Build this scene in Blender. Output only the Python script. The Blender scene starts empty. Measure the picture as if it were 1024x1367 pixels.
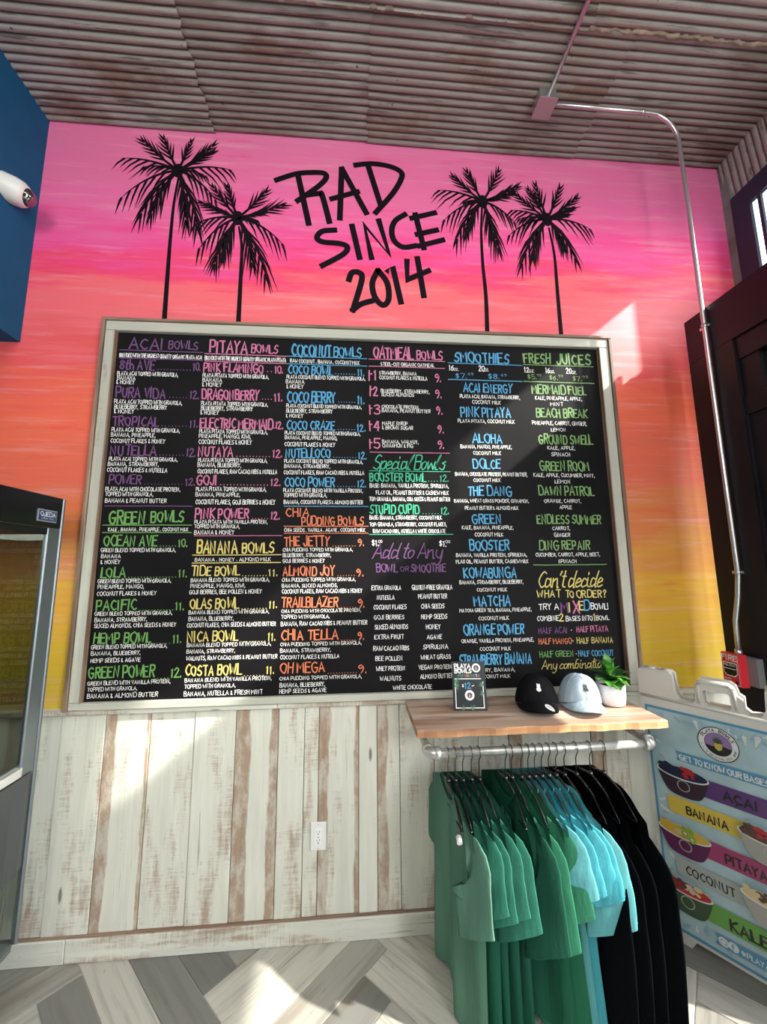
import bpy, math, random
from mathutils import Vector, Matrix
random.seed(7)
S = bpy.context.scene
COL = S.collection
pi = math.pi

# ------------------------------------------------------------------ camera
YAW, PITCH, ROLL = math.radians(4.43), math.radians(8.06), math.radians(-0.49)
fw = Vector((math.sin(YAW)*math.cos(PITCH), math.cos(YAW)*math.cos(PITCH), math.sin(PITCH)))
rt = Vector((math.cos(YAW), -math.sin(YAW), 0)); up = rt.cross(fw)
r2 = rt*math.cos(ROLL)+up*math.sin(ROLL); u2 = -rt*math.sin(ROLL)+up*math.cos(ROLL)
cam = bpy.data.cameras.new('camera'); co = bpy.data.objects.new('camera', cam); COL.objects.link(co)
cam.sensor_fit = 'HORIZONTAL'; cam.sensor_width = 36; cam.lens = 36*515/1024; cam.clip_start = 0.05
M = Matrix((r2, u2, -fw)).transposed().to_4x4(); M.translation = Vector((0, -1.94, 1.6)); co.matrix_world = M
S.camera = co

# ------------------------------------------------------------------ world, sun, added fill lamps, exposure
wd = bpy.data.worlds.new('sky'); S.world = wd; wd.use_nodes = True
wn = wd.node_tree.nodes; bg = wn['Background']
sky = wn.new('ShaderNodeTexSky'); sky.sky_type = 'NISHITA'; sky.sun_disc = False; sky.sun_elevation = math.radians(36.3); sky.sun_rotation = math.radians(116.6)
hs = wn.new('ShaderNodeHueSaturation'); hs.inputs['Saturation'].default_value = 0.45
wd.node_tree.links.new(sky.outputs[0], hs.inputs['Color']); wd.node_tree.links.new(hs.outputs[0], bg.inputs[0])
bg.inputs[1].default_value = 1.3
sl = bpy.data.lights.new('sun', 'SUN'); sl.energy = 13.5; sl.angle = math.radians(1.2); sl.color = (1, .95, .87)
so = bpy.data.objects.new('sun', sl); COL.objects.link(so)
so.rotation_euler = Vector((-1, .5, -.82)).to_track_quat('-Z', 'Y').to_euler(); so.location = (8, -4, 8)
def area(name, loc, size, power, target, color=(1, 1, 1)):
    l = bpy.data.lights.new(name, 'AREA'); l.shape = 'RECTANGLE'; l.size, l.size_y = size; l.energy = power; l.color = color
    o = bpy.data.objects.new(name, l); COL.objects.link(o); o.location = loc
    o.rotation_euler = (Vector(target)-Vector(loc)).to_track_quat('-Z', 'Y').to_euler()
area('storefront_fill', (2.1, -3.3, 2.2), (1.6, 2.8), 150, (-.2, 0, 2.1), (.95, .99, 1))  # added side fill, standing in for daylight from an unseen storefront
area('shop_fill', (-1.5, -3.6, 3.1), (1.6, 1.2), 90, (.1, 0, 2.5), (1, .97, .9))  # added fill to lift the upper wall, not a real shop lamp
area('overhead_fill', (-.2, -2.6, 3.9), (2.6, .5), 22, (-.1, -.9, 0), (1, .96, .9))  # added weak fill from above, not an actual ceiling fixture
S.view_settings.view_transform = 'Standard'; S.view_settings.look = 'None'
S.view_settings.gamma = 1; S.view_settings.use_curve_mapping = False; S.view_settings.exposure = 0.0

# ------------------------------------------------------------------ mesh helper
class MB:
    def __init__(s): s.lay = 0; s.ref = None; s.v = []; s.f = []; s.uv = []; s.m = []; s.sm = []
    def face(s, idx, uvs=None, m=0, smooth=False):
        s.f.append(tuple(idx)); s.uv.append(uvs); s.m.append(m); s.sm.append(smooth)
    def quad(s, pts, m=0, uvs=None):
        n = len(s.v); s.v += [tuple(p) for p in pts]; s.face(range(n, n+len(pts)), uvs, m)
    def box(s, x0, x1, y0, y1, z0, z1, m=0):
        n = len(s.v)
        s.v += [(x0,y0,z0),(x1,y0,z0),(x1,y1,z0),(x0,y1,z0),(x0,y0,z1),(x1,y0,z1),(x1,y1,z1),(x0,y1,z1)]
        for q in ((0,3,2,1),(4,5,6,7),(0,1,5,4),(1,2,6,5),(2,3,7,6),(3,0,4,7)): s.face([n+i for i in q], None, m)
        return s
    def bbox(s, x0, x1, y0, y1, z0, z1, b=.003, m=0):
        """box with chamfered edges facing -y / all round, cheap: inset front face"""
        n = len(s.v)
        s.v += [(x0,y1,z0),(x1,y1,z0),(x1,y1,z1),(x0,y1,z1),
                (x0,y0+b,z0),(x1,y0+b,z0),(x1,y0+b,z1),(x0,y0+b,z1),
                (x0+b,y0,z0+b),(x1-b,y0,z0+b),(x1-b,y0,z1-b),(x0+b,y0,z1-b)]
        for q in ((3,2,1,0),(0,1,5,4),(1,2,6,5),(2,3,7,6),(3,0,4,7),(4,5,9,8),(5,6,10,9),(6,7,11,10),(7,4,8,11),(8,9,10,11)):
            s.face([n+i for i in q], None, m)
        return s
    def prism(s, pts, y0, y1, m=0, P=None):
        """outline pts (a,b) extruded; P maps (a,b,c)->xyz, c in y0..y1"""
        P = P or (lambda a, b, c: (a, c, b))
        n = len(s.v); k = len(pts)
        s.v += [tuple(P(a, b, y0)) for a, b in pts]+[tuple(P(a, b, y1)) for a, b in pts]
        s.face(range(n, n+k), None, m); s.face(range(n+2*k-1, n+k-1, -1), None, m)
        for i in range(k):
            j = (i+1) % k; s.face((n+i, n+k+i, n+k+j, n+j), None, m)
        return s
    def tube(s, pts, r, seg=10, m=0, cap=True):
        pts = [Vector(p) for p in pts]; n0 = len(s.v); k = len(pts)
        rr = r if isinstance(r, (list, tuple)) else [r]*k
        d = (pts[1]-pts[0]).normalized(); a = d.orthogonal().normalized()
        for i, p in enumerate(pts):
            t = (pts[min(i+1, k-1)]-pts[max(i-1, 0)]).normalized()
            a = (a-t*a.dot(t)).normalized(); b = t.cross(a)
            for j in range(seg):
                w = 2*pi*j/seg; s.v.append(tuple(p+(a*math.cos(w)+b*math.sin(w))*rr[i]))
        for i in range(k-1):
            for j in range(seg):
                q = (j+1) % seg; s.face((n0+i*seg+j, n0+i*seg+q, n0+(i+1)*seg+q, n0+(i+1)*seg+j), None, m, True)
        if cap:
            s.face([n0+j for j in range(seg)][::-1], None, m); s.face([n0+(k-1)*seg+j for j in range(seg)], None, m)
        return s
    def lathe(s, prof, c=(0,0,0), seg=32, m=0):
        n0 = len(s.v); k = len(prof)
        for r, z in prof:
            for j in range(seg):
                w = 2*pi*j/seg; s.v.append((c[0]+r*math.cos(w), c[1]+r*math.sin(w), c[2]+z))
        for i in range(k-1):
            for j in range(seg):
                q = (j+1) % seg; s.face((n0+i*seg+j, n0+i*seg+q, n0+(i+1)*seg+q, n0+(i+1)*seg+j), None, m, True)
        return s
    def grid(s, F, nu, nv, m=0, closed=False, flip=False):
        n0 = len(s.v)
        for i in range(nv+1):
            for j in range(nu+(0 if closed else 1)):
                s.v.append(tuple(F(j/nu, i/nv)))
        w = nu if closed else nu+1
        for i in range(nv):
            for j in range(nu):
                q = (j+1) % w if closed else j+1
                f = (n0+i*w+j, n0+i*w+q, n0+(i+1)*w+q, n0+(i+1)*w+j)
                s.face(f[::-1] if flip else f, None, m, True)
        return s
    def ribbon(s, pts, w, P, m=0, taper=None, ext=True):
        """flat stroke; pts 2-D, w width, P maps (a,b)->xyz"""
        k = len(pts)
        if k < 2: return
        pts = list(pts)
        if ext:
            for e in (0, -1):
                a, b = pts[e], pts[1 if e == 0 else -2]
                L = math.hypot(a[0]-b[0], a[1]-b[1]) or 1
                pts[e] = (a[0]+(a[0]-b[0])/L*w*.45, a[1]+(a[1]-b[1])/L*w*.45)
        n0 = len(s.v)
        o_ = Vector(P(*pts[0])); nr = (Vector(P(pts[0][0]+.01, pts[0][1]))-o_).cross(Vector(P(pts[0][0], pts[0][1]+.01))-o_).normalized()
        if s.ref is not None and nr.dot(s.ref) < 0: nr = -nr
        s.lay = (s.lay+1) % 10; nr = nr*(s.lay*2.5e-5)
        for i, p in enumerate(pts):
            q0, q1 = pts[max(i-1, 0)], pts[min(i+1, k-1)]
            dx, dy = q1[0]-q0[0], q1[1]-q0[1]; L = math.hypot(dx, dy) or 1
            nx, ny = -dy/L, dx/L; mt = 1
            if 0 < i < k-1:
                ex, ey = q1[0]-p[0], q1[1]-p[1]; l = math.hypot(ex, ey) or 1
                c = abs(nx*(-ey/l)+ny*(ex/l)); mt = min(1/max(c, .4), 1.8)
            hw = w/2*mt*(taper[i] if taper else 1)
            s.v.append(tuple(Vector(P(p[0]+nx*hw, p[1]+ny*hw))+nr)); s.v.append(tuple(Vector(P(p[0]-nx*hw, p[1]-ny*hw))+nr))
        for i in range(k-1): s.face((n0+2*i+1, n0+2*i+3, n0+2*i+2, n0+2*i), None, m)
    def disc(s, c, rx, rz, P, m=0, seg=20, a0=0, a1=2*pi):
        n = len(s.v); full = abs(a1-a0-2*pi) < 1e-6
        k = seg if full else seg+1
        s.v += [tuple(P(c[0]+rx*math.cos(a0+(a1-a0)*i/seg), c[1]+rz*math.sin(a0+(a1-a0)*i/seg))) for i in range(k)]
        s.face(range(n, n+k), None, m)
    def build(s, name, mats, parent=None, loc=None, rotz=0, along=None, **props):
        me = bpy.data.meshes.new(name); me.from_pydata(s.v, [], s.f)
        if not isinstance(mats, (list, tuple)): mats = [mats]
        for mt in mats: me.materials.append(mt)
        if len(mats) > 1: me.polygons.foreach_set('material_index', s.m)
        me.polygons.foreach_set('use_smooth', s.sm)
        if along:
            ai = 'xyz'.index(along); o1, o2 = [i for i in range(3) if i != ai]
            uv = me.uv_layers.new(name='UVMap'); dat = []
            for l in me.loops:
                c = s.v[l.vertex_index]; dat += [c[o1]+c[o2], c[ai]]
            uv.data.foreach_set('uv', dat)
        me.update()
        return link(name, me, parent, loc, rotz, **props)
def link(name, me, parent=None, loc=None, rotz=0, **props):
    o = bpy.data.objects.new(name, me); COL.objects.link(o)
    if parent: o.parent = parent
    if loc is not None: o.location = loc
    if rotz: o.rotation_euler[2] = rotz
    for k, v in props.items(): o[k] = v
    return o
def thing(name, label, cat, loc=(0,0,0), rotz=0, group=None):
    o = link(name, None, None, loc, rotz); o['label'] = label; o['category'] = cat
    if group: o['group'] = group
    return o
def tag(o, label, cat, group=None):
    o['label'] = label; o['category'] = cat
    if group: o['group'] = group
    return o

# ------------------------------------------------------------------ materials
def newmat(name):
    m = bpy.data.materials.new(name); m.use_nodes = True; nt = m.node_tree
    return m, nt, nt.nodes['Principled BSDF']
def N(nt, t, **kw):
    n = nt.nodes.new('ShaderNode'+t)
    for k, v in kw.items():
        if k.startswith('i_'): n.inputs[k[2:].replace('_', ' ')].default_value = v
        else: setattr(n, k, v)
    return n
def L_(nt, a, b): nt.links.new(a, b)
def plain(name, col, rough=.5, metal=0, spec=.5, bump=0, bscale=200, var=0, vscale=8):
    m, nt, b = newmat(name)
    b.inputs['Base Color'].default_value = (*col, 1); b.inputs['Roughness'].default_value = rough
    b.inputs['Metallic'].default_value = metal; b.inputs['Specular IOR Level'].default_value = spec
    tc = N(nt, 'TexCoord')
    if var:
        n = N(nt, 'TexNoise', i_Scale=vscale, i_Detail=5.0); L_(nt, tc.outputs['Object'], n.inputs['Vector'])
        r = N(nt, 'ValToRGB'); r.color_ramp.elements[0].position = .3; r.color_ramp.elements[1].position = .7
        r.color_ramp.elements[0].color = (*[c*(1-var) for c in col], 1); r.color_ramp.elements[1].color = (*[min(1, c*(1+var)) for c in col], 1)
        L_(nt, n.outputs[0], r.inputs[0]); L_(nt, r.outputs[0], b.inputs['Base Color'])
    if bump:
        n = N(nt, 'TexNoise', i_Scale=bscale, i_Detail=3.0); L_(nt, tc.outputs['Object'], n.inputs['Vector'])
        bp = N(nt, 'Bump', i_Strength=bump, i_Distance=.002); L_(nt, n.outputs[0], bp.inputs['Height']); L_(nt, bp.outputs[0], b.inputs['Normal'])
    return m
def math_(nt, op, a, b=None, c=None):
    n = N(nt, 'Math', operation=op)
    for i, x in enumerate((a, b, c)):
        if x is None: continue
        if isinstance(x, (int, float)): n.inputs[i].default_value = x
        else: L_(nt, x, n.inputs[i])
    return n.outputs[0]
def sstep(nt, x, lo, hi):
    n = N(nt, 'MapRange', interpolation_type='SMOOTHSTEP'); L_(nt, x, n.inputs['Value'])
    n.inputs['From Min'].default_value = lo; n.inputs['From Max'].default_value = hi
    return n.outputs['Result']
def mixc(nt, f, a, b):
    n = N(nt, 'Mix', data_type='RGBA')
    if isinstance(f, (int, float)): n.inputs[0].default_value = f
    else: L_(nt, f, n.inputs[0])
    for i, x in ((6, a), (7, b)):
        if isinstance(x, tuple): n.inputs[i].default_value = (*x, 1)
        else: L_(nt, x, n.inputs[i])
    return n.outputs[2]
def snoise(nt, vec, sx, sy, sz, detail=4.0, rough=.55, w=None):
    mp = N(nt, 'Mapping'); mp.inputs['Scale'].default_value = (sx, sy, sz); L_(nt, vec, mp.inputs['Vector'])
    n = N(nt, 'TexNoise', i_Scale=1.0, i_Detail=detail, i_Roughness=rough); L_(nt, mp.outputs[0], n.inputs['Vector'])
    return n.outputs[0]
def uvrand(nt):
    """UV (across, along) shifted by a per-object random amount"""
    tc = N(nt, 'TexCoord'); oi = N(nt, 'ObjectInfo'); sc = N(nt, 'VectorMath', operation='SCALE')
    cb = N(nt, 'CombineXYZ'); L_(nt, oi.outputs['Random'], cb.inputs[2])
    r37 = math_(nt, 'MULTIPLY', oi.outputs['Random'], 37.0); L_(nt, r37, cb.inputs[0]); L_(nt, math_(nt, 'MULTIPLY', oi.outputs['Random'], 91.0), cb.inputs[1])
    ad = N(nt, 'VectorMath', operation='ADD'); L_(nt, tc.outputs['UV'], ad.inputs[0]); L_(nt, cb.outputs[0], ad.inputs[1])
    return ad.outputs[0], tc.outputs['UV'], oi.outputs['Random']
def attr(nt, name):
    a = N(nt, 'Attribute', attribute_type='OBJECT', attribute_name=name); return a.outputs['Fac']

def wood_white(name='whitewashed_wood', d=1.0):
    m, nt, b = newmat(name)
    v, uv, rnd = uvrand(nt)
    sep = N(nt, 'SeparateXYZ'); L_(nt, uv, sep.inputs[0]); ac = sep.outputs[0]
    grain = snoise(nt, v, 70, 2.2, 1, 6); patch = snoise(nt, v, 9, 1.6, 1, 3); saw = snoise(nt, v, 14, 150, 1, 2)
    mid = snoise(nt, v, 28, 5, 1, 5, .65)
    wear = attr(nt, 'wear'); x0 = attr(nt, 'x0'); e1 = attr(nt, 'edge'); x1 = attr(nt, 'x1'); e2 = attr(nt, 'edge2')
    s = math_(nt, 'ADD', math_(nt, 'MULTIPLY', patch, .55), math_(nt, 'MULTIPLY', mid, .45))
    s = math_(nt, 'ADD', s, math_(nt, 'MULTIPLY', math_(nt, 'SUBTRACT', saw, .5), .16))
    s = math_(nt, 'ADD', s, wear)
    m1 = sstep(nt, s, .53, .68)
    wob = math_(nt, 'MULTIPLY', math_(nt, 'SUBTRACT', snoise(nt, v, 20, 4, 1, 5), .5), .05)
    d1 = math_(nt, 'SUBTRACT', ac, x0); d1 = math_(nt, 'ADD', d1, wob)
    k1 = math_(nt, 'SUBTRACT', 1.0, sstep(nt, math_(nt, 'SUBTRACT', d1, e1), -.004, .006))
    d2 = math_(nt, 'SUBTRACT', x1, ac); d2 = math_(nt, 'ADD', d2, wob)
    k2 = math_(nt, 'SUBTRACT', 1.0, sstep(nt, math_(nt, 'SUBTRACT', d2, e2), -.004, .006))
    mk = math_(nt, 'MULTIPLY', math_(nt, 'MAXIMUM', k1, k2), math_(nt, 'ADD', .38, math_(nt, 'MULTIPLY', sstep(nt, snoise(nt, v, 16, 7, 1, 6, .7), .36, .6), .5)))
    mask = math_(nt, 'MAXIMUM', math_(nt, 'MULTIPLY', m1, .8), mk)
    white = mixc(nt, snoise(nt, v, 30, 3, 1), (.49*d, .485*d, .42*d), (.71*d, .71*d, .62*d*(.97 if d < 1 else 1)))
    brown = mixc(nt, snoise(nt, v, 40, 3, 1, 5), (.20, .115, .07), (.40, .27, .18))
    c = mixc(nt, mask, white, brown)
    crack = math_(nt, 'MULTIPLY', sstep(nt, grain, .66, .74), .55)
    c = mixc(nt, crack, c, (.20, .14, .11))
    # knots
    vo = N(nt, 'TexVoronoi', i_Scale=1.0, i_Randomness=1.0); mp = N(nt, 'Mapping'); mp.inputs['Scale'].default_value = (7, 1.7, 1); L_(nt, v, mp.inputs[0]); L_(nt, mp.outputs[0], vo.inputs['Vector'])
    kn = math_(nt, 'SUBTRACT', 1.0, sstep(nt, vo.outputs['Distance'], .03, .07)); c = mixc(nt, math_(nt, 'MULTIPLY', kn, .8), c, (.10, .07, .05))
    L_(nt, c, b.inputs['Base Color']); b.inputs['Roughness'].default_value = .62; b.inputs['Specular IOR Level'].default_value = .3
    bp = N(nt, 'Bump', i_Strength=.5, i_Distance=.003); L_(nt, math_(nt, 'SUBTRACT', grain, mask), bp.inputs['Height']); L_(nt, bp.outputs[0], b.inputs['Normal'])
    return m
def wood_plain(name, c1, c2, c3, rough=.5):
    m, nt, b = newmat(name); v, uv, rnd = uvrand(nt)
    g = snoise(nt, v, 45, 1.6, 1, 6); p = snoise(nt, v, 10, 1.2, 1, 3)
    c = mixc(nt, sstep(nt, g, .35, .65), c1, c2); c = mixc(nt, sstep(nt, p, .5, .66), c, c3)
    c = mixc(nt, math_(nt, 'MULTIPLY', sstep(nt, snoise(nt, v, 90, 3, 1, 5), .62, .72), .6), c, tuple(x*.35 for x in c1))
    L_(nt, c, b.inputs['Base Color']); b.inputs['Roughness'].default_value = rough
    bp = N(nt, 'Bump', i_Strength=.35, i_Distance=.002); L_(nt, g, bp.inputs['Height']); L_(nt, bp.outputs[0], b.inputs['Normal'])
    return m
def tile_mat():
    m, nt, b = newmat('wood_look_tile'); v, uv, rnd = uvrand(nt)
    g = snoise(nt, v, 38, 1.8, 1, 6, .6); p = snoise(nt, v, 9, 1.1, 1, 4); f = snoise(nt, v, 30, 9, 1, 5)
    rp = N(nt, 'ValToRGB'); L_(nt, rnd, rp.inputs[0]); e = rp.color_ramp.elements
    e[0].position = 0; e[0].color = (.16, .16, .15, 1); e[1].position = 1; e[1].color = (.56, .54, .47, 1)
    for pos, c in ((.25, (.22, .215, .195)), (.5, (.33, .315, .28)), (.75, (.46, .44, .39))):
        q = e.new(pos); q.color = (*c, 1)
    dark = mixc(nt, .42, rp.outputs[0], (.09, .08, .07))
    c = mixc(nt, math_(nt, 'MULTIPLY', sstep(nt, g, .46, .66), .75), rp.outputs[0], dark)
    c = mixc(nt, math_(nt, 'MULTIPLY', sstep(nt, p, .52, .68), .55), c, (.19, .145, .11))
    c = mixc(nt, math_(nt, 'MULTIPLY', sstep(nt, f, .64, .72), .5), c, (.10, .10, .10))
    L_(nt, c, b.inputs['Base Color']); b.inputs['Roughness'].default_value = .33; b.inputs['Specular IOR Level'].default_value = .5
    bp = N(nt, 'Bump', i_Strength=.15, i_Distance=.002); L_(nt, g, bp.inputs['Height']); L_(nt, bp.outputs[0], b.inputs['Normal'])
    return m
def rusty():
    m, nt, b = newmat('weathered_corrugated_metal')
    tc = N(nt, 'TexCoord'); oi = N(nt, 'ObjectInfo'); ad = N(nt, 'VectorMath', operation='ADD')
    L_(nt, tc.outputs['Object'], ad.inputs[0]); cb = N(nt, 'CombineXYZ'); L_(nt, math_(nt, 'MULTIPLY', oi.outputs['Random'], 40.0), cb.inputs[0]); L_(nt, cb.outputs[0], ad.inputs[1])
    v = ad.outputs[0]
    base = mixc(nt, oi.outputs['Random'], (.20, .18, .15), (.33, .31, .27))
    c = mixc(nt, sstep(nt, snoise(nt, v, 1.3, 2.2, 2, 5), .38, .68), base, (.33, .315, .30))
    c = mixc(nt, math_(nt, 'MULTIPLY', sstep(nt, snoise(nt, v, 1.7, 4, 5, 6, .65), .50, .68), .75), c, (.16, .088, .05))
    c = mixc(nt, math_(nt, 'MULTIPLY', sstep(nt, snoise(nt, v, 3, 55, 10, 4, .7), .53, .7), .8), c, (.055, .042, .038))
    c = mixc(nt, math_(nt, 'MULTIPLY', sstep(nt, snoise(nt, v, 9, 30, 10, 5, .7), .68, .74), .75), c, (.46, .42, .36))
    c = mixc(nt, math_(nt, 'MULTIPLY', sstep(nt, snoise(nt, v, 22, 30, 10, 2), .73, .77), .9), c, (.03, .02, .02))
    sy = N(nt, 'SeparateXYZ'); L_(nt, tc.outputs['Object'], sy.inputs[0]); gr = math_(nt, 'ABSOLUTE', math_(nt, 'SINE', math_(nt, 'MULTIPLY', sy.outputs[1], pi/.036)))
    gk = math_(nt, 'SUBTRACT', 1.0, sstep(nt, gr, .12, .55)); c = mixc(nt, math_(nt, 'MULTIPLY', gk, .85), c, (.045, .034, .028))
    L_(nt, c, b.inputs['Base Color']); b.inputs['Roughness'].default_value = .65; b.inputs['Metallic'].default_value = .1
    return m
def mural():
    m, nt, b = newmat('sunset_mural_paint'); tc = N(nt, 'TexCoord'); v = tc.outputs['Object']
    sep = N(nt, 'SeparateXYZ'); L_(nt, v, sep.inputs[0]); x, z = sep.outputs[0], sep.outputs[2]
    w1 = snoise(nt, v, 1.1, 1, 9, 5, .6); w2 = snoise(nt, v, 2.5, 1, 34, 5, .6)
    zz = math_(nt, 'ADD', z, math_(nt, 'MULTIPLY', math_(nt, 'SUBTRACT', w1, .5), .75))
    zz = math_(nt, 'ADD', zz, math_(nt, 'MULTIPLY', math_(nt, 'SUBTRACT', w2, .5), .34))
    zz = math_(nt, 'SUBTRACT', zz, math_(nt, 'MULTIPLY', x, .035))
    t = math_(nt, 'DIVIDE', zz, 4.2)
    r = N(nt, 'ValToRGB'); L_(nt, t, r.inputs[0]); e = r.color_ramp.elements
    stops = [(.22, (.60, .42, .03)), (.33, (.66, .36, .035)), (.42, (.64, .21, .06)), (.50, (.70, .135, .08)), (.58, (.80, .14, .075)), (.645, (.74, .095, .10)),
             (.70, (.80, .14, .17)), (.735, (.84, .13, .16)), (.765, (.82, .055, .155)), (.80, (.80, .075, .28)), (.86, (.76, .14, .34)), (.93, (.72, .155, .33)), (.99, (.70, .17, .34))]
    e[0].position, e[0].color = stops[0][0], (*stops[0][1], 1); e[1].position, e[1].color = stops[-1][0], (*stops[-1][1], 1)
    for p_, c_ in stops[1:-1]:
        q = e.new(p_); q.color = (*c_, 1)
    hi = sstep(nt, snoise(nt, v, 1.8, 1, 26, 6, .65), .50, .72)
    c = mixc(nt, math_(nt, 'MULTIPLY', hi, .36), r.outputs[0], (.80, .42, .45))
    lo = sstep(nt, snoise(nt, v, 2.2, 1, 15, 6, .65), .55, .74)
    c2 = N(nt, 'Mix', data_type='RGBA', blend_type='MULTIPLY'); L_(nt, math_(nt, 'MULTIPLY', lo, .65), c2.inputs[0]); L_(nt, c, c2.inputs[6]); c2.inputs[7].default_value = (1, .45, .62, 1)
    L_(nt, c2.outputs[2], b.inputs['Base Color']); b.inputs['Roughness'].default_value = .5; b.inputs['Specular IOR Level'].default_value = .35
    return m
def glass_mat(name, tint=(1, 1, 1), refl=.1):
    m, nt, b = newmat(name); out = nt.nodes['Material Output']
    t = N(nt, 'BsdfTransparent'); t.inputs[0].default_value = (*tint, 1); g = N(nt, 'BsdfGlossy', i_Roughness=.02)
    fr = N(nt, 'LayerWeight', i_Blend=.5); ms = N(nt, 'MixShader')
    L_(nt, math_(nt, 'ADD', refl, math_(nt, 'MULTIPLY', math_(nt, 'POWER', fr.outputs['Facing'], 5.0), 1.0-refl)), ms.inputs[0])
    L_(nt, t.outputs[0], ms.inputs[1]); L_(nt, g.outputs[0], ms.inputs[2]); L_(nt, ms.outputs[0], out.inputs[0])
    return m
def fabric(name, col):
    m, nt, b = newmat(name); tc = N(nt, 'TexCoord'); v = tc.outputs['Object']
    c = mixc(nt, sstep(nt, snoise(nt, v, 6, 6, 2, 4), .3, .7), tuple(x*.86 for x in col), tuple(min(1, x*1.12) for x in col))
    L_(nt, c, b.inputs['Base Color']); b.inputs['Roughness'].default_value = .9; b.inputs['Specular IOR Level'].default_value = .03
    b.inputs['Sheen Weight'].default_value = 0
    n = snoise(nt, v, 18, 30, 5, 4); w = snoise(nt, v, 900, 900, 900, 1)
    h = math_(nt, 'ADD', math_(nt, 'MULTIPLY', n, 1.0), math_(nt, 'MULTIPLY', w, .05))
    bp = N(nt, 'Bump', i_Strength=.5, i_Distance=.012); L_(nt, h, bp.inputs['Height']); L_(nt, bp.outputs[0], b.inputs['Normal'])
    return m
WOOD = wood_white(); WOODF = wood_white('frame_wood', .72); TILE = tile_mat(); RUST = rusty(); MURAL = mural()
GLASS = glass_mat('clear_glass', (.97, .98, .97), .05); DARKGLASS = glass_mat('dark_glass', (.05, .055, .055), .08)
SLATE = plain('black_chalkboard', (.0065, .0058, .0065), .6, spec=.1, var=.25, vscale=3)
BROWN = wood_plain('dark_trim_wood', (.17, .10, .065), (.30, .20, .14), (.12, .075, .05), .6)
SHELFW = wood_plain('shelf_wood', (.27, .155, .10), (.47, .32, .23), (.55, .42, .34), .45)
GALV = plain('galvanised_steel', (.62, .62, .59), .38, .65, var=.2, vscale=25)
CONDUITM = plain('conduit_steel', (.60, .60, .61), .32, .9)
BLACKP = plain('black_paint', (.007, .006, .009), .42, spec=.3, bump=.15, bscale=60, var=.3, vscale=5)
BLACKPL = plain('black_plastic', (.008, .008, .009), .25)
INK = plain('mural_black_paint', (.007, .004, .007), .6, spec=.1)
BLUEW = plain('blue_wall_paint', (.007, .085, .19), .7, spec=.2, var=.06)
WHITEP = plain('white_plastic', (.72, .72, .69), .35)
CREAMP = plain('cream_sign_plastic', (.50, .49, .45), .5, bump=.3, bscale=140)
GROUT = plain('pale_grout', (.50, .48, .43), .8)
CONC = plain('grey_concrete', (.17, .17, .165), .8, bump=.5, bscale=20, var=.3)
STEELF = plain('dark_steel_frame', (.012, .02, .04), .5)
RED = plain('fire_red', (.55, .02, .035), .35)
CHALK = {k: plain('chalk_'+n, c, .7) for k, n, c in (('P', 'purple', (.135, .05, .16)), ('K', 'pink', (.50, .14, .27)), ('U', 'blue', (.065, .29, .50)), ('G', 'green', (.12, .30, .075)),
    ('Y', 'yellow', (.58, .48, .14)), ('O', 'orange', (.60, .16, .07)), ('M', 'mint', (.035, .38, .21)), ('L', 'moss', (.16, .30, .10)), ('W', 'white', (.80, .80, .78)), ('B', 'black', (.012, .012, .014)))}

# ------------------------------------------------------------------ hand lettering
G = {}
def _g(ch, w, *st):
    out = []
    for s in st:
        sm = s[0] == '~'; s = s.lstrip('~')
        pts = []
        for tok in s.split():
            x, y = tok[0], tok[1]
            yv = {'a': -1, 'b': -2, 'c': -3, 'd': -4, 't': 10}.get(y)
            pts.append((float(x), float(y) if yv is None else float(yv)))
        if sm:
            q = []
            P4 = [pts[0]]+pts+[pts[-1]]
            for i in range(1, len(P4)-2):
                p0, p1, p2, p3 = P4[i-1:i+3]
                for k in range(3):
                    t = k/3
                    q.append(tuple(.5*(2*p1[a]+(p2[a]-p0[a])*t+(2*p0[a]-5*p1[a]+4*p2[a]-p3[a])*t*t+(3*p1[a]-p0[a]-3*p2[a]+p3[a])*t**3) for a in (0, 1)))
            q.append(pts[-1]); pts = q
        out.append(pts)
    G[ch] = (w, out)
_g('A', 6, '00 39 60', '13 53'); _g('B', 5, '00 09', '~09 49 57 45 05', '~05 45 53 40 00'); _g('C', 5, '~58 39 17 04 12 30 51')
_g('D', 6, '00 09', '~09 49 66 62 40 00'); _g('E', 5, '59 09 00 50', '05 45'); _g('F', 5, '00 09 59', '05 45'); _g('G', 6, '~58 39 07 03 20 50 64', '34 64')
_g('H', 5, '00 09', '50 59', '05 55'); _g('I', 1, '00 09'); _g('J', 4, '~49 43 30 10 02'); _g('K', 5, '00 09', '59 05 50'); _g('L', 4, '09 00 50')
_g('M', 7, '00 09 34 69 70'); _g('N', 6, '00 09 50 59'); _g('O', 6, '~39 07 03 30 50 64 67 39'); _g('P', 5, '00 09', '~09 49 57 44 04')
_g('Q', 6, '~39 07 03 30 50 64 67 39', '42 6a'); _g('R', 5, '00 09', '~09 49 57 45 05', '25 50'); _g('S', 5, '~58 39 17 15 44 52 30 01'); _g('T', 5, '30 39', '09 59')
_g('U', 5, '~09 03 20 40 53 59'); _g('V', 5, '09 30 59'); _g('W', 8, '09 20 46 60 89'); _g('X', 5, '00 59', '09 50'); _g('Y', 5, '09 25 59', '25 20'); _g('Z', 5, '09 59 00 50')
_g('0', 5, '~39 07 03 20 40 53 57 39'); _g('1', 2, '07 19 10'); _g('2', 5, '~07 29 48 46 00', '00 50'); _g('3', 5, '~08 39 57 25', '~25 54 51 20 01'); _g('4', 5, '40 49', '39 03 53')
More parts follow.
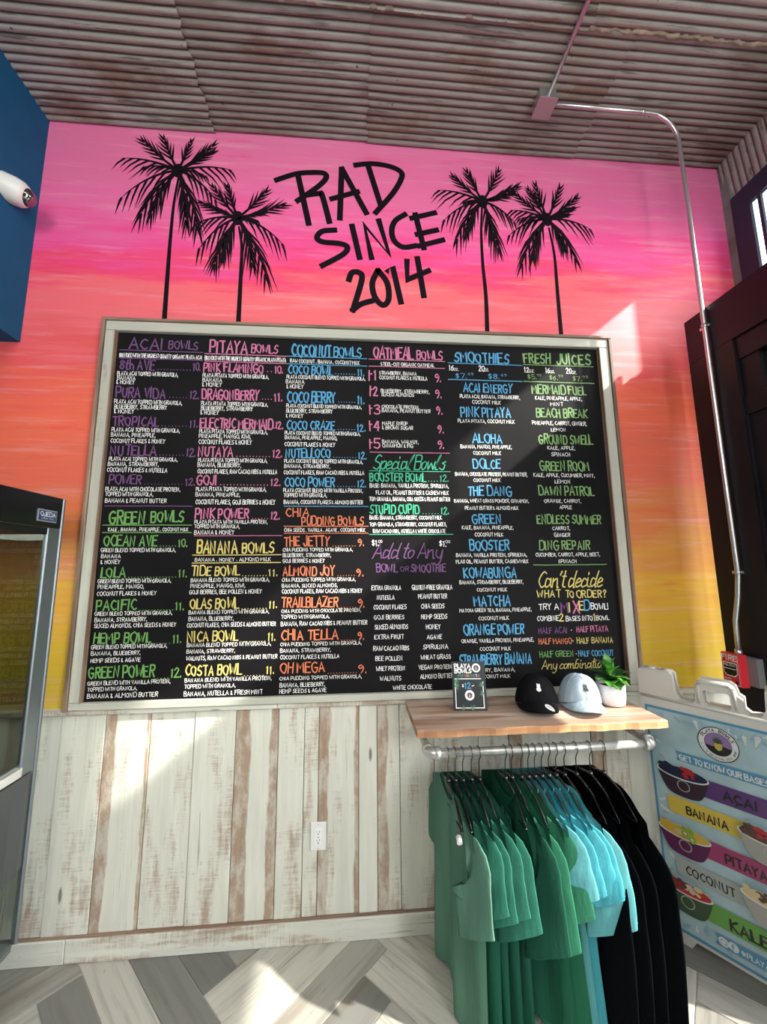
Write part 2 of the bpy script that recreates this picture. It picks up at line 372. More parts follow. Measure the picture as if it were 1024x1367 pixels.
_g('5', 5, '59 09 05', '~05 45 52 30 01'); _g('6', 5, '~48 16 02 20 42 44 25 03'); _g('7', 5, '09 59 20'); _g('8', 5, '~29 07 25 53 30 02 25 57 29'); _g('9', 4, '~47 29 07 15 36 47 44 20')
_g('.', 1, '00 01'); _g(',', 1, '01 0b'); _g('-', 3, '04 34'); _g('&', 4, '~41 10 02 27 18 07 30'); _g("'", 1, '19 07'); _g('?', 4, '~07 29 47 25 23', '20 21'); _g('!', 1, '09 03', '00 01')
_g(':', 1, '01 02', '05 06'); _g('#', 2, '00 09', '06 26'); _g('$', 4, '~47 28 06 43 21 02', '29 20'); _g('@', 6, '~46 25 23 43 46 42 64 47 28 05 12 30'); _g('_', 9, '04 94')
_g('a', 5, '~44 15 02 10 42 45', '~45 42 50'); _g('b', 5, '~39 18 00', '~03 25 44 30 01'); _g('c', 4, '~44 25 02 10 41'); _g('d', 5, '~44 15 02 10 42', '~59 44 40 50'); _g('e', 4, '~02 33 44 25 02 10 41')
_g('f', 4, '~49 29 1b', '05 35'); _g('h', 4, '09 00', '~03 25 43 40'); _g('i', 2, '~05 01 20', '07 08'); _g('l', 3, '~02 39 28 01 20'); _g('m', 7, '05 00', '~03 25 30', '~33 55 60 70'); _g('n', 5, '05 00', '~03 35 40 50')
_g('o', 4, '~25 03 10 31 44 25'); _g('p', 4, '05 0d', '~03 25 44 30 01'); _g('r', 3, '05 00', '~03 25 34'); _g('s', 4, '~45 24 43 30 01'); _g('t', 3, '~29 11 30', '06 36'); _g('w', 6, '~05 10 34 50 65'); _g('y', 5, '~05 02 30 45', '~45 4a 2d 0c')
_g('g', 4, '~44 15 02 10 42', '~45 4a 2d 0c'); _g('u', 5, '~05 01 20 45 40 50'); _g('v', 4, '05 20 45')
def write(mb, s, P, x0, x1, z0, h, m=0, wt=.13, st=0, jit=.05, rnd=random):
    """s written on the plane P(a,b), from a=x0 to x1, baseline b=z0, cap height h"""
    if st == 2:        # dots
        n = len(s); r = h*.35
        for i in range(n):
            cx = x0+(x1-x0)*(i+.5)/n; mb.quad([P(cx-r, z0), P(cx+r, z0), P(cx+r, z0+2*r), P(cx-r, z0+2*r)], m)
        return
    if st == 3:        # ruled line
        k = 12; mb.ribbon([(x0+(x1-x0)*i/k, z0+h*.5+rnd.uniform(-1, 1)*h*.12) for i in range(k+1)], h*.8, P, m); return
    gap = 2.3 if st != 1 else .7
    adv = []
    for ch in s:
        if ch == ' ': adv.append(3.2 if st != 1 else 2.0); continue
        adv.append(G[ch][0]+gap)
    tot = sum(adv)-gap; k = (x1-x0)/tot; hz = h/9; sh = .22 if st == 1 else 0
    w = h*wt
    x = x0
    for ch, a in zip(s, adv):
        if ch != ' ':
            js = 1+rnd.uniform(-jit, jit); jz = rnd.uniform(-jit, jit)*h*.5; lean = rnd.uniform(-.06, .06)
            for pts in G[ch][1]:
                q = [(x+px*k*js+(py*hz*(sh+lean)), z0+jz+py*hz*js) for px, py in pts]
                mb.ribbon(q, w, P, m)
                if False:
                    for e in (q[0], q[-1]): mb.ribbon([(e[0]-w*.9, e[1]), (e[0]+w*.9, e[1])], w*.5, P, m)
        x += a*k
def smooth(pts, n=5):
    q = []; P4 = [pts[0]]+list(pts)+[pts[-1]]
    for i in range(1, len(P4)-2):
        p0, p1, p2, p3 = P4[i-1:i+3]
        for k in range(n):
            t = k/n
            q.append(tuple(.5*(2*p1[a]+(p2[a]-p0[a])*t+(2*p0[a]-5*p1[a]+4*p2[a]-p3[a])*t*t+(3*p1[a]-p0[a]-3*p2[a]+p3[a])*t**3) for a in (0, 1)))
    q.append(tuple(pts[-1])); return q

TEXT = [
(-1.136, -0.974, 2.704, 0.055, 'P', 'ACAI', 0, 0),
(-0.944, -0.803, 2.71, 0.043, 'P', 'BOWLS', 0, 0),
(-1.18, -0.776, 2.692, 0.006, 'P', '_', 3, 0),
(-1.18, -0.778, 2.658, 0.02, 'W', 'BLENDED WITH THE HIGHEST QUALITY ORGANIC PLAYA ACAI', 0, 0),
(-1.177, -0.774, 2.649, 0.006, 'P', '_', 3, 0),
(-1.172, -1.008, 2.592, 0.05, 'P', '8th AVE', 0, 1),
(-0.816, -0.781, 2.597, 0.04, 'P', '10.', 0, 1),
(-0.996, -0.824, 2.594, 0.008, 'P', '...........', 2, 1),
(-1.182, -0.889, 2.56, 0.02, 'W', 'PLAYA ACAI TOPPED WITH GRANOLA,', 0, 1),
(-1.18, -1.093, 2.537, 0.02, 'W', 'BANANA', 0, 1),
(-1.181, -1.096, 2.514, 0.02, 'W', '& HONEY', 0, 1),
(-1.178, -0.943, 2.444, 0.05, 'P', 'PURA VIDA', 0, 2),
(-0.823, -0.78, 2.446, 0.041, 'P', '12.', 0, 2),
(-0.93, -0.832, 2.447, 0.007, 'P', '......', 2, 2),
(-1.183, -0.86, 2.411, 0.02, 'W', 'PLAYA ACAI TOPPED WITH GRANOLA,', 0, 2),
(-1.181, -0.931, 2.385, 0.02, 'W', 'BLUEBERRY, STRAWBERRY', 0, 2),
(-1.179, -1.086, 2.361, 0.02, 'W', '& HONEY', 0, 2),
(-1.181, -0.968, 2.296, 0.048, 'P', 'TROPICAL', 0, 3),
(-0.816, -0.777, 2.295, 0.04, 'P', '11.', 0, 3),
(-0.956, -0.825, 2.297, 0.007, 'P', '........', 2, 3),
(-1.183, -0.862, 2.267, 0.019, 'W', 'PLAYA ACAI TOPPED WITH GRANOLA,', 0, 3),
(-1.183, -0.975, 2.241, 0.019, 'W', 'BANANA, PINEAPPLE,', 0, 3),
(-1.183, -0.929, 2.21, 0.02, 'W', 'COCONUT FLAKES & HONEY', 0, 3),
(-1.179, -0.968, 2.148, 0.048, 'P', 'NUTELLA', 0, 4),
(-0.823, -0.779, 2.146, 0.039, 'P', '12.', 0, 4),
(-0.956, -0.831, 2.148, 0.007, 'P', '........', 2, 4),
(-1.183, -0.863, 2.12, 0.018, 'W', 'PLAYA ACAI TOPPED WITH GRANOLA,', 0, 4),
(-1.186, -0.95, 2.094, 0.019, 'W', 'BANANA, STRAWBERRY,', 0, 4),
(-1.186, -0.909, 2.064, 0.02, 'W', 'COCONUT FLAKES & NUTELLA', 0, 4),
(-1.173, -1.027, 2.005, 0.043, 'P', 'POWER', 0, 5),
(-0.817, -0.773, 2.0, 0.035, 'P', '12.', 0, 5),
(-1.015, -0.826, 2.003, 0.006, 'P', '............', 2, 5),
(-1.185, -0.841, 1.97, 0.019, 'W', 'PLAYA ACAI WITH CHOCOLATE PROTEIN,', 0, 5),
(-1.185, -0.965, 1.946, 0.018, 'W', 'TOPPED WITH GRANOLA,', 0, 5),
(-1.183, -0.902, 1.914, 0.019, 'W', 'BANANA & PEANUT BUTTER', 0, 5),
(-1.182, -0.78, 1.895, 0.005, 'P', '_', 3, 5),
(-0.74, -0.555, 2.7, 0.061, 'K', 'PITAYA', 0, 6),
(-0.531, -0.4, 2.705, 0.044, 'K', 'BOWLS', 0, 6),
(-0.765, -0.354, 2.687, 0.006, 'K', '_', 3, 6),
(-0.763, -0.354, 2.657, 0.021, 'W', 'BLENDED WITH THE HIGHEST QUALITY ORGANIC PLAYA PITAYA', 0, 6),
(-0.762, -0.353, 2.646, 0.006, 'K', '_', 3, 6),
(-0.765, -0.468, 2.594, 0.047, 'K', 'PINK FLAMINGO', 0, 7),
(-0.408, -0.368, 2.595, 0.039, 'K', '10.', 0, 7),
(-0.455, -0.417, 2.6, 0.007, 'K', '..', 2, 7),
(-0.768, -0.439, 2.563, 0.02, 'W', 'PLAYA PITAYA TOPPED WITH GRANOLA,', 0, 7),
(-0.766, -0.672, 2.538, 0.02, 'W', 'BANANA', 0, 7),
(-0.767, -0.673, 2.513, 0.02, 'W', '& HONEY', 0, 7),
(-0.764, -0.487, 2.445, 0.052, 'K', 'DRAGONBERRY', 0, 8),
(-0.406, -0.366, 2.443, 0.041, 'K', '11.', 0, 8),
(-0.474, -0.415, 2.449, 0.007, 'K', '....', 2, 8),
(-0.767, -0.438, 2.413, 0.019, 'W', 'PLAYA PITAYA TOPPED WITH GRANOLA,', 0, 8),
(-0.766, -0.513, 2.387, 0.02, 'W', 'BLUEBERRY, STRAWBERRY', 0, 8),
(-0.767, -0.68, 2.364, 0.02, 'W', '& HONEY', 0, 8),
(-0.764, -0.412, 2.294, 0.049, 'K', 'ELECTRIC MERMAID', 0, 9),
(-0.396, -0.358, 2.297, 0.04, 'K', '12.', 0, 9),
(-0.399, -0.405, 2.298, 0.007, 'K', '..', 2, 9),
(-0.767, -0.435, 2.267, 0.019, 'W', 'PLAYA PITAYA TOPPED WITH GRANOLA,', 0, 9),
(-0.768, -0.516, 2.242, 0.019, 'W', 'PINEAPPLE, MANGO, KIWI,', 0, 9),
(-0.767, -0.512, 2.211, 0.021, 'W', 'COCONUT FLAKES & HONEY', 0, 9),
(-0.766, -0.602, 2.148, 0.047, 'K', 'NUTAYA', 0, 10),
(-0.405, -0.36, 2.147, 0.038, 'K', '12.', 0, 10),
(-0.589, -0.414, 2.147, 0.007, 'K', '...........', 2, 10),
(-0.765, -0.432, 2.119, 0.019, 'W', 'PLAYA PITAYA TOPPED WITH GRANOLA,', 0, 10),
(-0.766, -0.558, 2.094, 0.019, 'W', 'BANANA, BLUEBERRY,', 0, 10),
(-0.764, -0.383, 2.061, 0.02, 'W', 'COCONUT FLAKES, RAW CACAO NIBS & NUTELLA', 0, 10),
(-0.765, -0.672, 2.005, 0.046, 'K', 'GOJI', 0, 11),
(-0.41, -0.363, 2.001, 0.037, 'K', '12.', 0, 11),
(-0.66, -0.419, 2.002, 0.007, 'K', '...............', 2, 11),
(-0.766, -0.432, 1.973, 0.019, 'W', 'PLAYA PITAYA TOPPED WITH GRANOLA,', 0, 11),
(-0.767, -0.557, 1.946, 0.018, 'W', 'BANANA, PINEAPPLE,', 0, 11),
(-0.765, -0.387, 1.908, 0.021, 'W', 'COCONUT FLAKES, GOJI BERRIES & HONEY', 0, 11),
(-0.763, -0.512, 1.838, 0.048, 'K', 'PINK POWER', 0, 12),
(-0.405, -0.362, 1.834, 0.039, 'K', '12.', 0, 12),
(-0.5, -0.413, 1.835, 0.006, 'K', '......', 2, 12),
(-0.764, -0.421, 1.813, 0.017, 'W', 'PLAYA PITAYA WITH VANILLA PROTEIN,', 0, 12),
(-0.763, -0.552, 1.791, 0.017, 'W', 'TOPPED WITH GRANOLA,', 0, 12),
(-0.763, -0.577, 1.761, 0.019, 'W', 'BANANA & HONEY', 0, 12),
(-0.762, -0.35, 1.752, 0.004, 'K', '_', 3, 12),
(-1.155, -0.995, 1.813, 0.059, 'G', 'GREEN', 0, 13),
(-0.966, -0.82, 1.821, 0.049, 'G', 'BOWLS', 0, 13),
(-1.183, -0.778, 1.803, 0.005, 'G', '_', 3, 13),
(-1.156, -0.792, 1.777, 0.016, 'W', 'KALE . BANANA . PINEAPPLE . COCONUT MILK', 0, 13),
(-1.181, -0.777, 1.768, 0.005, 'G', '_', 3, 13),
(-1.17, -0.933, 1.708, 0.047, 'G', 'OCEAN AVE', 0, 14),
(-0.831, -0.791, 1.702, 0.037, 'G', '10.', 0, 14),
(-0.922, -0.839, 1.704, 0.006, 'G', '......', 2, 14),
(-1.18, -0.844, 1.679, 0.017, 'W', 'GREEN BLEND TOPPED WITH GRANOLA,', 0, 14),
(-1.177, -1.091, 1.651, 0.017, 'W', 'BANANA', 0, 14),
(-1.176, -1.09, 1.624, 0.018, 'W', '& HONEY', 0, 14),
(-1.169, -1.065, 1.562, 0.042, 'G', 'LOLA', 0, 15),
(-0.822, -0.784, 1.56, 0.034, 'G', '11.', 0, 15),
(-1.054, -0.829, 1.558, 0.006, 'G', '................', 2, 15),
(-1.181, -0.855, 1.536, 0.017, 'W', 'GREEN BLEND TOPPED WITH GRANOLA,', 0, 15),
(-1.179, -0.975, 1.51, 0.017, 'W', 'PINEAPPLE, MANGO,', 0, 15),
(-1.18, -0.918, 1.479, 0.017, 'W', 'COCONUT FLAKES & HONEY', 0, 15),
(-1.177, -1.003, 1.413, 0.044, 'G', 'PACIFIC', 0, 16),
(-0.826, -0.788, 1.409, 0.036, 'G', '11.', 0, 16),
(-0.992, -0.833, 1.407, 0.006, 'G', '............', 2, 16),
(-1.181, -0.84, 1.389, 0.016, 'W', 'GREEN BLEND TOPPED WITH GRANOLA,', 0, 16),
(-1.179, -0.95, 1.361, 0.017, 'W', 'BANANA, STRAWBERRY,', 0, 16),
(-1.179, -0.82, 1.335, 0.017, 'W', 'SLICED ALMONDS, CHIA SEEDS & HONEY', 0, 16),
(-1.175, -0.93, 1.266, 0.044, 'G', 'HEMP BOWL', 0, 17),
(-0.829, -0.791, 1.261, 0.035, 'G', '11.', 0, 17),
(-0.919, -0.836, 1.258, 0.005, 'G', '......', 2, 17),
(-1.183, -0.853, 1.242, 0.016, 'W', 'GREEN BLEND TOPPED WITH GRANOLA,', 0, 17),
(-1.181, -0.968, 1.214, 0.016, 'W', 'BANANA, BLUEBERRY,', 0, 17),
(-1.18, -0.966, 1.183, 0.017, 'W', 'HEMP SEEDS & AGAVE', 0, 17),
(-1.182, -0.903, 1.117, 0.046, 'G', 'GREEN POWER', 0, 18),
(-0.827, -0.782, 1.11, 0.038, 'G', '12.', 0, 18),
(-0.892, -0.833, 1.106, 0.005, 'G', '....', 2, 18),
(-1.184, -0.828, 1.086, 0.016, 'W', 'GREEN BLEND WITH VANILLA PROTEIN,', 0, 18),
(-1.182, -0.971, 1.061, 0.015, 'W', 'TOPPED WITH GRANOLA,', 0, 18),
(-1.181, -0.881, 1.031, 0.018, 'W', 'BANANA & ALMOND BUTTER', 0, 18),
(-0.744, -0.559, 1.672, 0.057, 'Y', 'BANANA', 0, 19),
(-0.534, -0.389, 1.671, 0.047, 'Y', 'BOWLS', 0, 19),
(-0.764, -0.351, 1.659, 0.005, 'Y', '_', 3, 19),
(-0.752, -0.4, 1.632, 0.016, 'W', 'BANANA . HONEY . ALMOND MILK', 0, 19),
(-0.764, -0.353, 1.622, 0.005, 'Y', '_', 3, 19),
(-0.764, -0.547, 1.566, 0.042, 'Y', 'TIDE BOWL', 0, 20),
(-0.405, -0.364, 1.561, 0.034, 'Y', '11.', 0, 20),
(-0.535, -0.412, 1.56, 0.006, 'Y', '.........', 2, 20),
(-0.765, -0.402, 1.536, 0.017, 'W', 'BANANA BLEND TOPPED WITH GRANOLA,', 0, 20),
(-0.765, -0.514, 1.509, 0.017, 'W', 'PINEAPPLE, MANGO, KIWI,', 0, 20),
(-0.768, -0.437, 1.48, 0.018, 'W', 'GOJI BERRIES, BEE POLLEN & HONEY', 0, 20),
(-0.761, -0.544, 1.414, 0.043, 'Y', 'OLAS BOWL', 0, 21),
(-0.4, -0.362, 1.411, 0.034, 'Y', '11.', 0, 21),
(-0.532, -0.407, 1.407, 0.006, 'Y', '.........', 2, 21),
(-0.766, -0.399, 1.388, 0.016, 'W', 'BANANA BLEND TOPPED WITH GRANOLA,', 0, 21),
(-0.765, -0.561, 1.358, 0.017, 'W', 'BANANA, BLUEBERRY,', 0, 21),
(-0.77, -0.367, 1.329, 0.018, 'W', 'COCONUT FLAKES, CHIA SEEDS & ALMOND BUTTER', 0, 21),
(-0.764, -0.541, 1.265, 0.042, 'Y', 'NICA BOWL', 0, 22),
(-0.401, -0.365, 1.261, 0.034, 'Y', '11.', 0, 22),
(-0.53, -0.408, 1.257, 0.006, 'Y', '.........', 2, 22),
(-0.765, -0.385, 1.241, 0.016, 'W', 'BANANA BLEND TOPPED WITH GRANOLA,', 0, 22),
(-0.765, -0.548, 1.213, 0.016, 'W', 'BANANA, STRAWBERRY,', 0, 22),
(-0.765, -0.356, 1.182, 0.017, 'W', 'WALNUTS, RAW CACAO NIBS & PEANUT BUTTER', 0, 22),
(-0.764, -0.52, 1.116, 0.043, 'Y', 'COSTA BOWL', 0, 23),
(-0.402, -0.367, 1.114, 0.035, 'Y', '11.', 0, 23),
(-0.508, -0.41, 1.106, 0.005, 'Y', '.......', 2, 23),
(-0.765, -0.378, 1.087, 0.016, 'W', 'BANANA BLEND WITH VANILLA PROTEIN,', 0, 23),
(-0.765, -0.539, 1.06, 0.016, 'W', 'TOPPED WITH GRANOLA,', 0, 23),
(-0.765, -0.418, 1.027, 0.018, 'W', 'BANANA, NUTELLA & FRESH MINT', 0, 23),
(-0.323, -0.124, 2.693, 0.062, 'U', 'COCONUT', 0, 24),
(-0.107, 0.035, 2.699, 0.049, 'U', 'BOWLS', 0, 24),
(-0.349, 0.066, 2.688, 0.005, 'U', '_', 3, 24),
(-0.332, 0.027, 2.656, 0.019, 'W', 'RAW COCONUT . BANANA . COCONUT MILK', 0, 24),
(-0.348, 0.066, 2.646, 0.005, 'U', '_', 3, 24),
(-0.34, -0.116, 2.594, 0.047, 'U', 'COCO BOWL', 0, 25),
(0.018, 0.054, 2.595, 0.038, 'U', '11.', 0, 25),
(-0.104, 0.01, 2.598, 0.007, 'U', '........', 2, 25),
(-0.348, 0.058, 2.568, 0.019, 'W', 'PLAYA COCONUT BLEND TOPPED WITH GRANOLA,', 0, 25),
(-0.35, -0.258, 2.541, 0.02, 'W', 'BANANA', 0, 25),
(-0.347, -0.263, 2.514, 0.019, 'W', '& HONEY', 0, 25),
(-0.34, -0.097, 2.44, 0.054, 'U', 'COCO BERRY', 0, 26),
(0.018, 0.054, 2.439, 0.043, 'U', '11.', 0, 26),
(-0.086, 0.01, 2.444, 0.006, 'U', '.......', 2, 26),
(-0.346, 0.039, 2.411, 0.018, 'W', 'PLAYA COCONUT BLEND TOPPED WITH GRANOLA,', 0, 26),
(-0.345, -0.112, 2.384, 0.019, 'W', 'BLUEBERRY, STRAWBERRY', 0, 26),
(-0.345, -0.26, 2.357, 0.018, 'W', '& HONEY', 0, 26),
(-0.34, -0.099, 2.294, 0.046, 'U', 'COCO CRAZE', 0, 27),
(0.016, 0.059, 2.29, 0.038, 'U', '12.', 0, 27),
(-0.088, 0.009, 2.296, 0.006, 'U', '.......', 2, 27),
(-0.349, 0.032, 2.267, 0.018, 'W', 'PLAYA COCONUT BLEND TOPPED WITH GRANOLA,', 0, 27),
(-0.348, -0.086, 2.242, 0.018, 'W', 'BANANA, PINEAPPLE, MANGO,', 0, 27),
(-0.348, -0.097, 2.206, 0.02, 'W', 'COCONUT FLAKES & HONEY', 0, 27),
(-0.341, -0.12, 2.148, 0.045, 'U', 'NUTELLOCO', 0, 28),
(0.023, 0.063, 2.144, 0.037, 'U', '12.', 0, 28),
(-0.109, 0.015, 2.148, 0.006, 'U', '.........', 2, 28),
(-0.347, 0.044, 2.12, 0.018, 'W', 'PLAYA COCONUT BLEND TOPPED WITH GRANOLA,', 0, 28),
(-0.347, -0.12, 2.094, 0.018, 'W', 'BANANA, STRAWBERRY,', 0, 28),
(-0.348, 0.05, 2.061, 0.019, 'W', 'COCONUT FLAKES, RAW CACAO NIBS & NUTELLA', 0, 28),
(-0.342, -0.099, 1.999, 0.044, 'U', 'COCO POWER', 0, 29),
(0.018, 0.06, 1.998, 0.036, 'U', '12.', 0, 29),
(-0.088, 0.011, 1.998, 0.006, 'U', '.......', 2, 29),
(-0.348, 0.044, 1.97, 0.018, 'W', 'PLAYA COCONUT BLEND WITH VANILLA PROTEIN,', 0, 29),
(-0.346, -0.135, 1.946, 0.018, 'W', 'TOPPED WITH GRANOLA,', 0, 29),
(-0.344, 0.044, 1.911, 0.018, 'W', 'BANANA, COCONUT FLAKES & ALMOND BUTTER', 0, 29),
(-0.343, 0.071, 1.897, 0.004, 'U', '_', 3, 29),
(-0.331, -0.223, 1.849, 0.039, 'O', 'CHIA', 0, 30),
(-0.254, 0.046, 1.806, 0.04, 'O', 'PUDDING BOWLS', 0, 30),
(-0.341, 0.071, 1.797, 0.005, 'O', '_', 3, 30),
(-0.338, 0.056, 1.773, 0.017, 'W', 'CHIA SEEDS . VANILLA . AGAVE . COCONUT MILK', 0, 30),
(-0.34, 0.071, 1.763, 0.004, 'O', '_', 3, 30),
(-0.336, -0.121, 1.704, 0.045, 'O', 'THE JETTY', 0, 31),
(0.021, 0.051, 1.702, 0.036, 'O', '9.', 0, 31),
(-0.109, 0.013, 1.7, 0.006, 'O', '.........', 2, 31),
(-0.343, -0.005, 1.677, 0.016, 'W', 'CHIA PUDDING TOPPED WITH GRANOLA,', 0, 31),
(-0.342, -0.111, 1.65, 0.017, 'W', 'BLUEBERRY, STRAWBERRY,', 0, 31),
(-0.341, -0.143, 1.623, 0.017, 'W', 'GOJI BERRIES & HONEY', 0, 31),
(-0.338, -0.094, 1.562, 0.043, 'O', 'ALMOND JOY', 0, 32),
(0.016, 0.049, 1.557, 0.036, 'O', '9.', 0, 32),
(-0.083, 0.009, 1.557, 0.005, 'O', '.......', 2, 32),
(-0.343, 0.009, 1.533, 0.016, 'W', 'CHIA PUDDING TOPPED WITH GRANOLA,', 0, 32),
(-0.342, -0.078, 1.505, 0.016, 'W', 'BANANA, SLICED ALMONDS,', 0, 32),
(-0.341, 0.041, 1.477, 0.018, 'W', 'COCONUT FLAKES, RAW CACAO NIBS & HONEY', 0, 32),
(-0.342, -0.077, 1.413, 0.044, 'O', 'TRAILBLAZER', 0, 33),
(0.023, 0.053, 1.408, 0.036, 'O', '9.', 0, 33),
(-0.066, 0.016, 1.406, 0.005, 'O', '......', 2, 33),
(-0.341, 0.035, 1.387, 0.015, 'W', 'CHIA PUDDING WITH CHOCOLATE PROTEIN,', 0, 33),
(-0.341, -0.115, 1.36, 0.016, 'W', 'TOPPED WITH GRANOLA,', 0, 33),
(-0.342, 0.064, 1.327, 0.018, 'W', 'BANANA, RAW CACAO NIBS & PEANUT BUTTER', 0, 33),
(-0.338, -0.075, 1.262, 0.043, 'O', 'CHIA TELLA', 0, 34),
(0.021, 0.051, 1.257, 0.035, 'O', '9.', 0, 34),
(-0.064, 0.014, 1.253, 0.006, 'O', '......', 2, 34),
(-0.342, 0.038, 1.235, 0.015, 'W', 'CHIA PUDDING TOPPED WITH GRANOLA,', 0, 34),
(-0.342, -0.107, 1.206, 0.016, 'W', 'BANANA, STRAWBERRY,', 0, 34),
(-0.341, -0.068, 1.176, 0.017, 'W', 'COCONUT FLAKES & NUTELLA', 0, 34),
(-0.338, -0.136, 1.115, 0.042, 'O', 'OH MEGA', 0, 35),
(0.026, 0.063, 1.106, 0.034, 'O', '9.', 0, 35),
(-0.125, 0.019, 1.106, 0.005, 'O', '...........', 2, 35),
(-0.341, 0.039, 1.083, 0.015, 'W', 'CHIA PUDDING TOPPED WITH GRANOLA,', 0, 35),
(-0.34, -0.133, 1.052, 0.017, 'W', 'BANANA, BLUEBERRY,', 0, 35),
(-0.34, -0.126, 1.026, 0.017, 'W', 'HEMP SEEDS & AGAVE', 0, 35),
(0.103, 0.308, 2.697, 0.062, 'K', 'OATMEAL', 0, 36),
(0.335, 0.471, 2.697, 0.048, 'K', 'BOWLS', 0, 36),
(0.078, 0.484, 2.687, 0.005, 'K', '_', 3, 36),
(0.14, 0.426, 2.655, 0.019, 'W', 'STEEL-CUT ORGANIC OATMEAL', 0, 36),
(0.078, 0.483, 2.647, 0.005, 'K', '_', 3, 36),
(0.078, 0.116, 2.572, 0.052, 'K', '#1', 0, 37),
(0.431, 0.463, 2.572, 0.043, 'K', '9.', 0, 37),
(0.131, 0.33, 2.605, 0.018, 'W', 'STRAWBERRY, BANANA', 0, 37),
(0.133, 0.387, 2.579, 0.019, 'W', 'COCONUT FLAKES & NUTELLA', 0, 37),
(0.083, 0.123, 2.485, 0.051, 'K', '#2', 0, 38),
(0.431, 0.463, 2.483, 0.043, 'K', '9.', 0, 38),
(0.14, 0.397, 2.505, 0.018, 'W', 'BLUEBERRY, STRAWBERRY,', 0, 38),
(0.142, 0.314, 2.485, 0.018, 'W', 'SLICED ALMONDS', 0, 38),
(0.082, 0.132, 2.385, 0.05, 'K', '#3', 0, 39),
(0.434, 0.465, 2.392, 0.043, 'K', '9.', 0, 39),
(0.144, 0.341, 2.418, 0.018, 'W', 'CHOCOLATE PROTEIN,', 0, 39),
(0.145, 0.399, 2.397, 0.018, 'W', 'BANANA, PEANUT BUTTER', 0, 39),
(0.082, 0.129, 2.294, 0.05, 'K', '#4', 0, 40),
(0.436, 0.469, 2.29, 0.042, 'K', '9.', 0, 40),
(0.146, 0.276, 2.327, 0.018, 'W', 'MAPLE SYRUP', 0, 40),
(0.146, 0.305, 2.304, 0.018, 'W', '& BROWN SUGAR', 0, 40),
(0.082, 0.129, 2.201, 0.048, 'K', '#5', 0, 41),
(0.435, 0.468, 2.204, 0.042, 'K', '9.', 0, 41),
(0.145, 0.333, 2.229, 0.017, 'W', 'BANANA, WALNUT,', 0, 41),
(0.145, 0.303, 2.207, 0.018, 'W', 'CINNAMON & FIG', 0, 41),
(0.081, 0.494, 2.178, 0.005, 'K', '_', 3, 41),
(0.097, 0.462, 2.092, 0.075, 'M', 'Special Bowls', 1, 42),
(0.078, 0.494, 2.08, 0.004, 'M', '_', 3, 42),
(0.081, 0.362, 2.029, 0.042, 'M', 'BOOSTER BOWL', 0, 43),
(0.441, 0.485, 2.03, 0.033, 'M', '12.', 0, 43),
(0.373, 0.434, 2.029, 0.006, 'M', '....', 2, 43),
(0.08, 0.484, 1.997, 0.019, 'W', 'BASE: BANANA, VANILLA PROTEIN, SPIRULINA,', 0, 43),
(0.112, 0.482, 1.961, 0.019, 'W', 'FLAX OIL, PEANUT BUTTER & CASHEW MILK', 0, 43),
(0.078, 0.489, 1.928, 0.019, 'W', 'TOP: GRANOLA, BANANA, CHIA SEEDS & PEANUT BUTTER', 0, 43),
(0.08, 0.329, 1.864, 0.044, 'M', 'STUPID CUPID', 0, 44),
(0.441, 0.481, 1.862, 0.036, 'M', '12.', 0, 44),
(0.341, 0.433, 1.861, 0.006, 'M', '......', 2, 44),
(0.079, 0.443, 1.834, 0.018, 'W', 'BASE: BANANA, STRAWBERRY, COCONUT MILK', 0, 44),
(0.079, 0.467, 1.8, 0.018, 'W', 'TOP: GRANOLA, STRAWBERRY, COCONUT FLAKES,', 0, 44),
(0.096, 0.461, 1.766, 0.018, 'W', 'RAW CACAO NIBS, NUTELLA & WHITE CHOCOLATE', 0, 44),
(0.077, 0.497, 1.756, 0.005, 'M', '_', 3, 44),
(0.091, 0.124, 1.703, 0.03, 'W', '$1.', 0, 45),
(0.121, 0.14, 1.718, 0.013, 'W', '00', 0, 45),
(0.428, 0.463, 1.698, 0.03, 'W', '$1.', 0, 45),
(0.46, 0.482, 1.715, 0.013, 'W', '00', 0, 45),
(0.091, 0.442, 1.64, 0.074, 'P', 'Add to Any', 1, 45),
(0.112, 0.211, 1.575, 0.037, 'P', 'BOWL', 0, 45),
(0.229, 0.271, 1.577, 0.023, 'P', 'OR', 0, 45),
(0.283, 0.455, 1.573, 0.037, 'P', 'SMOOTHIE', 0, 45),
(0.088, 0.23, 1.488, 0.02, 'W', 'EXTRA GRANOLA', 0, 46),
(0.113, 0.197, 1.442, 0.02, 'W', 'NUTELLA', 0, 47),
(0.097, 0.255, 1.396, 0.02, 'W', 'COCONUT FLAKES', 0, 48),
(0.099, 0.244, 1.349, 0.019, 'W', 'GOJI BERRIES', 0, 49),
(0.101, 0.261, 1.303, 0.02, 'W', 'SLICED ALMONDS', 0, 50),
(0.101, 0.239, 1.257, 0.019, 'W', 'EXTRA FRUIT', 0, 51),
(0.094, 0.265, 1.204, 0.02, 'W', 'RAW CACAO NIBS', 0, 52),
(0.104, 0.232, 1.158, 0.019, 'W', 'BEE POLLEN', 0, 53),
(0.107, 0.244, 1.112, 0.019, 'W', 'WHEY PROTEIN', 0, 54),
(0.126, 0.224, 1.067, 0.019, 'W', 'WALNUTS', 0, 55),
(0.286, 0.485, 1.487, 0.021, 'W', 'GLUTEN-FREE GRANOLA', 0, 56),
(0.316, 0.457, 1.444, 0.02, 'W', 'PEANUT BUTTER', 0, 57),
(0.329, 0.442, 1.397, 0.02, 'W', 'CHIA SEEDS', 0, 58),
(0.328, 0.454, 1.347, 0.02, 'W', 'HEMP SEEDS', 0, 59),
(0.351, 0.421, 1.299, 0.02, 'W', 'HONEY', 0, 60),
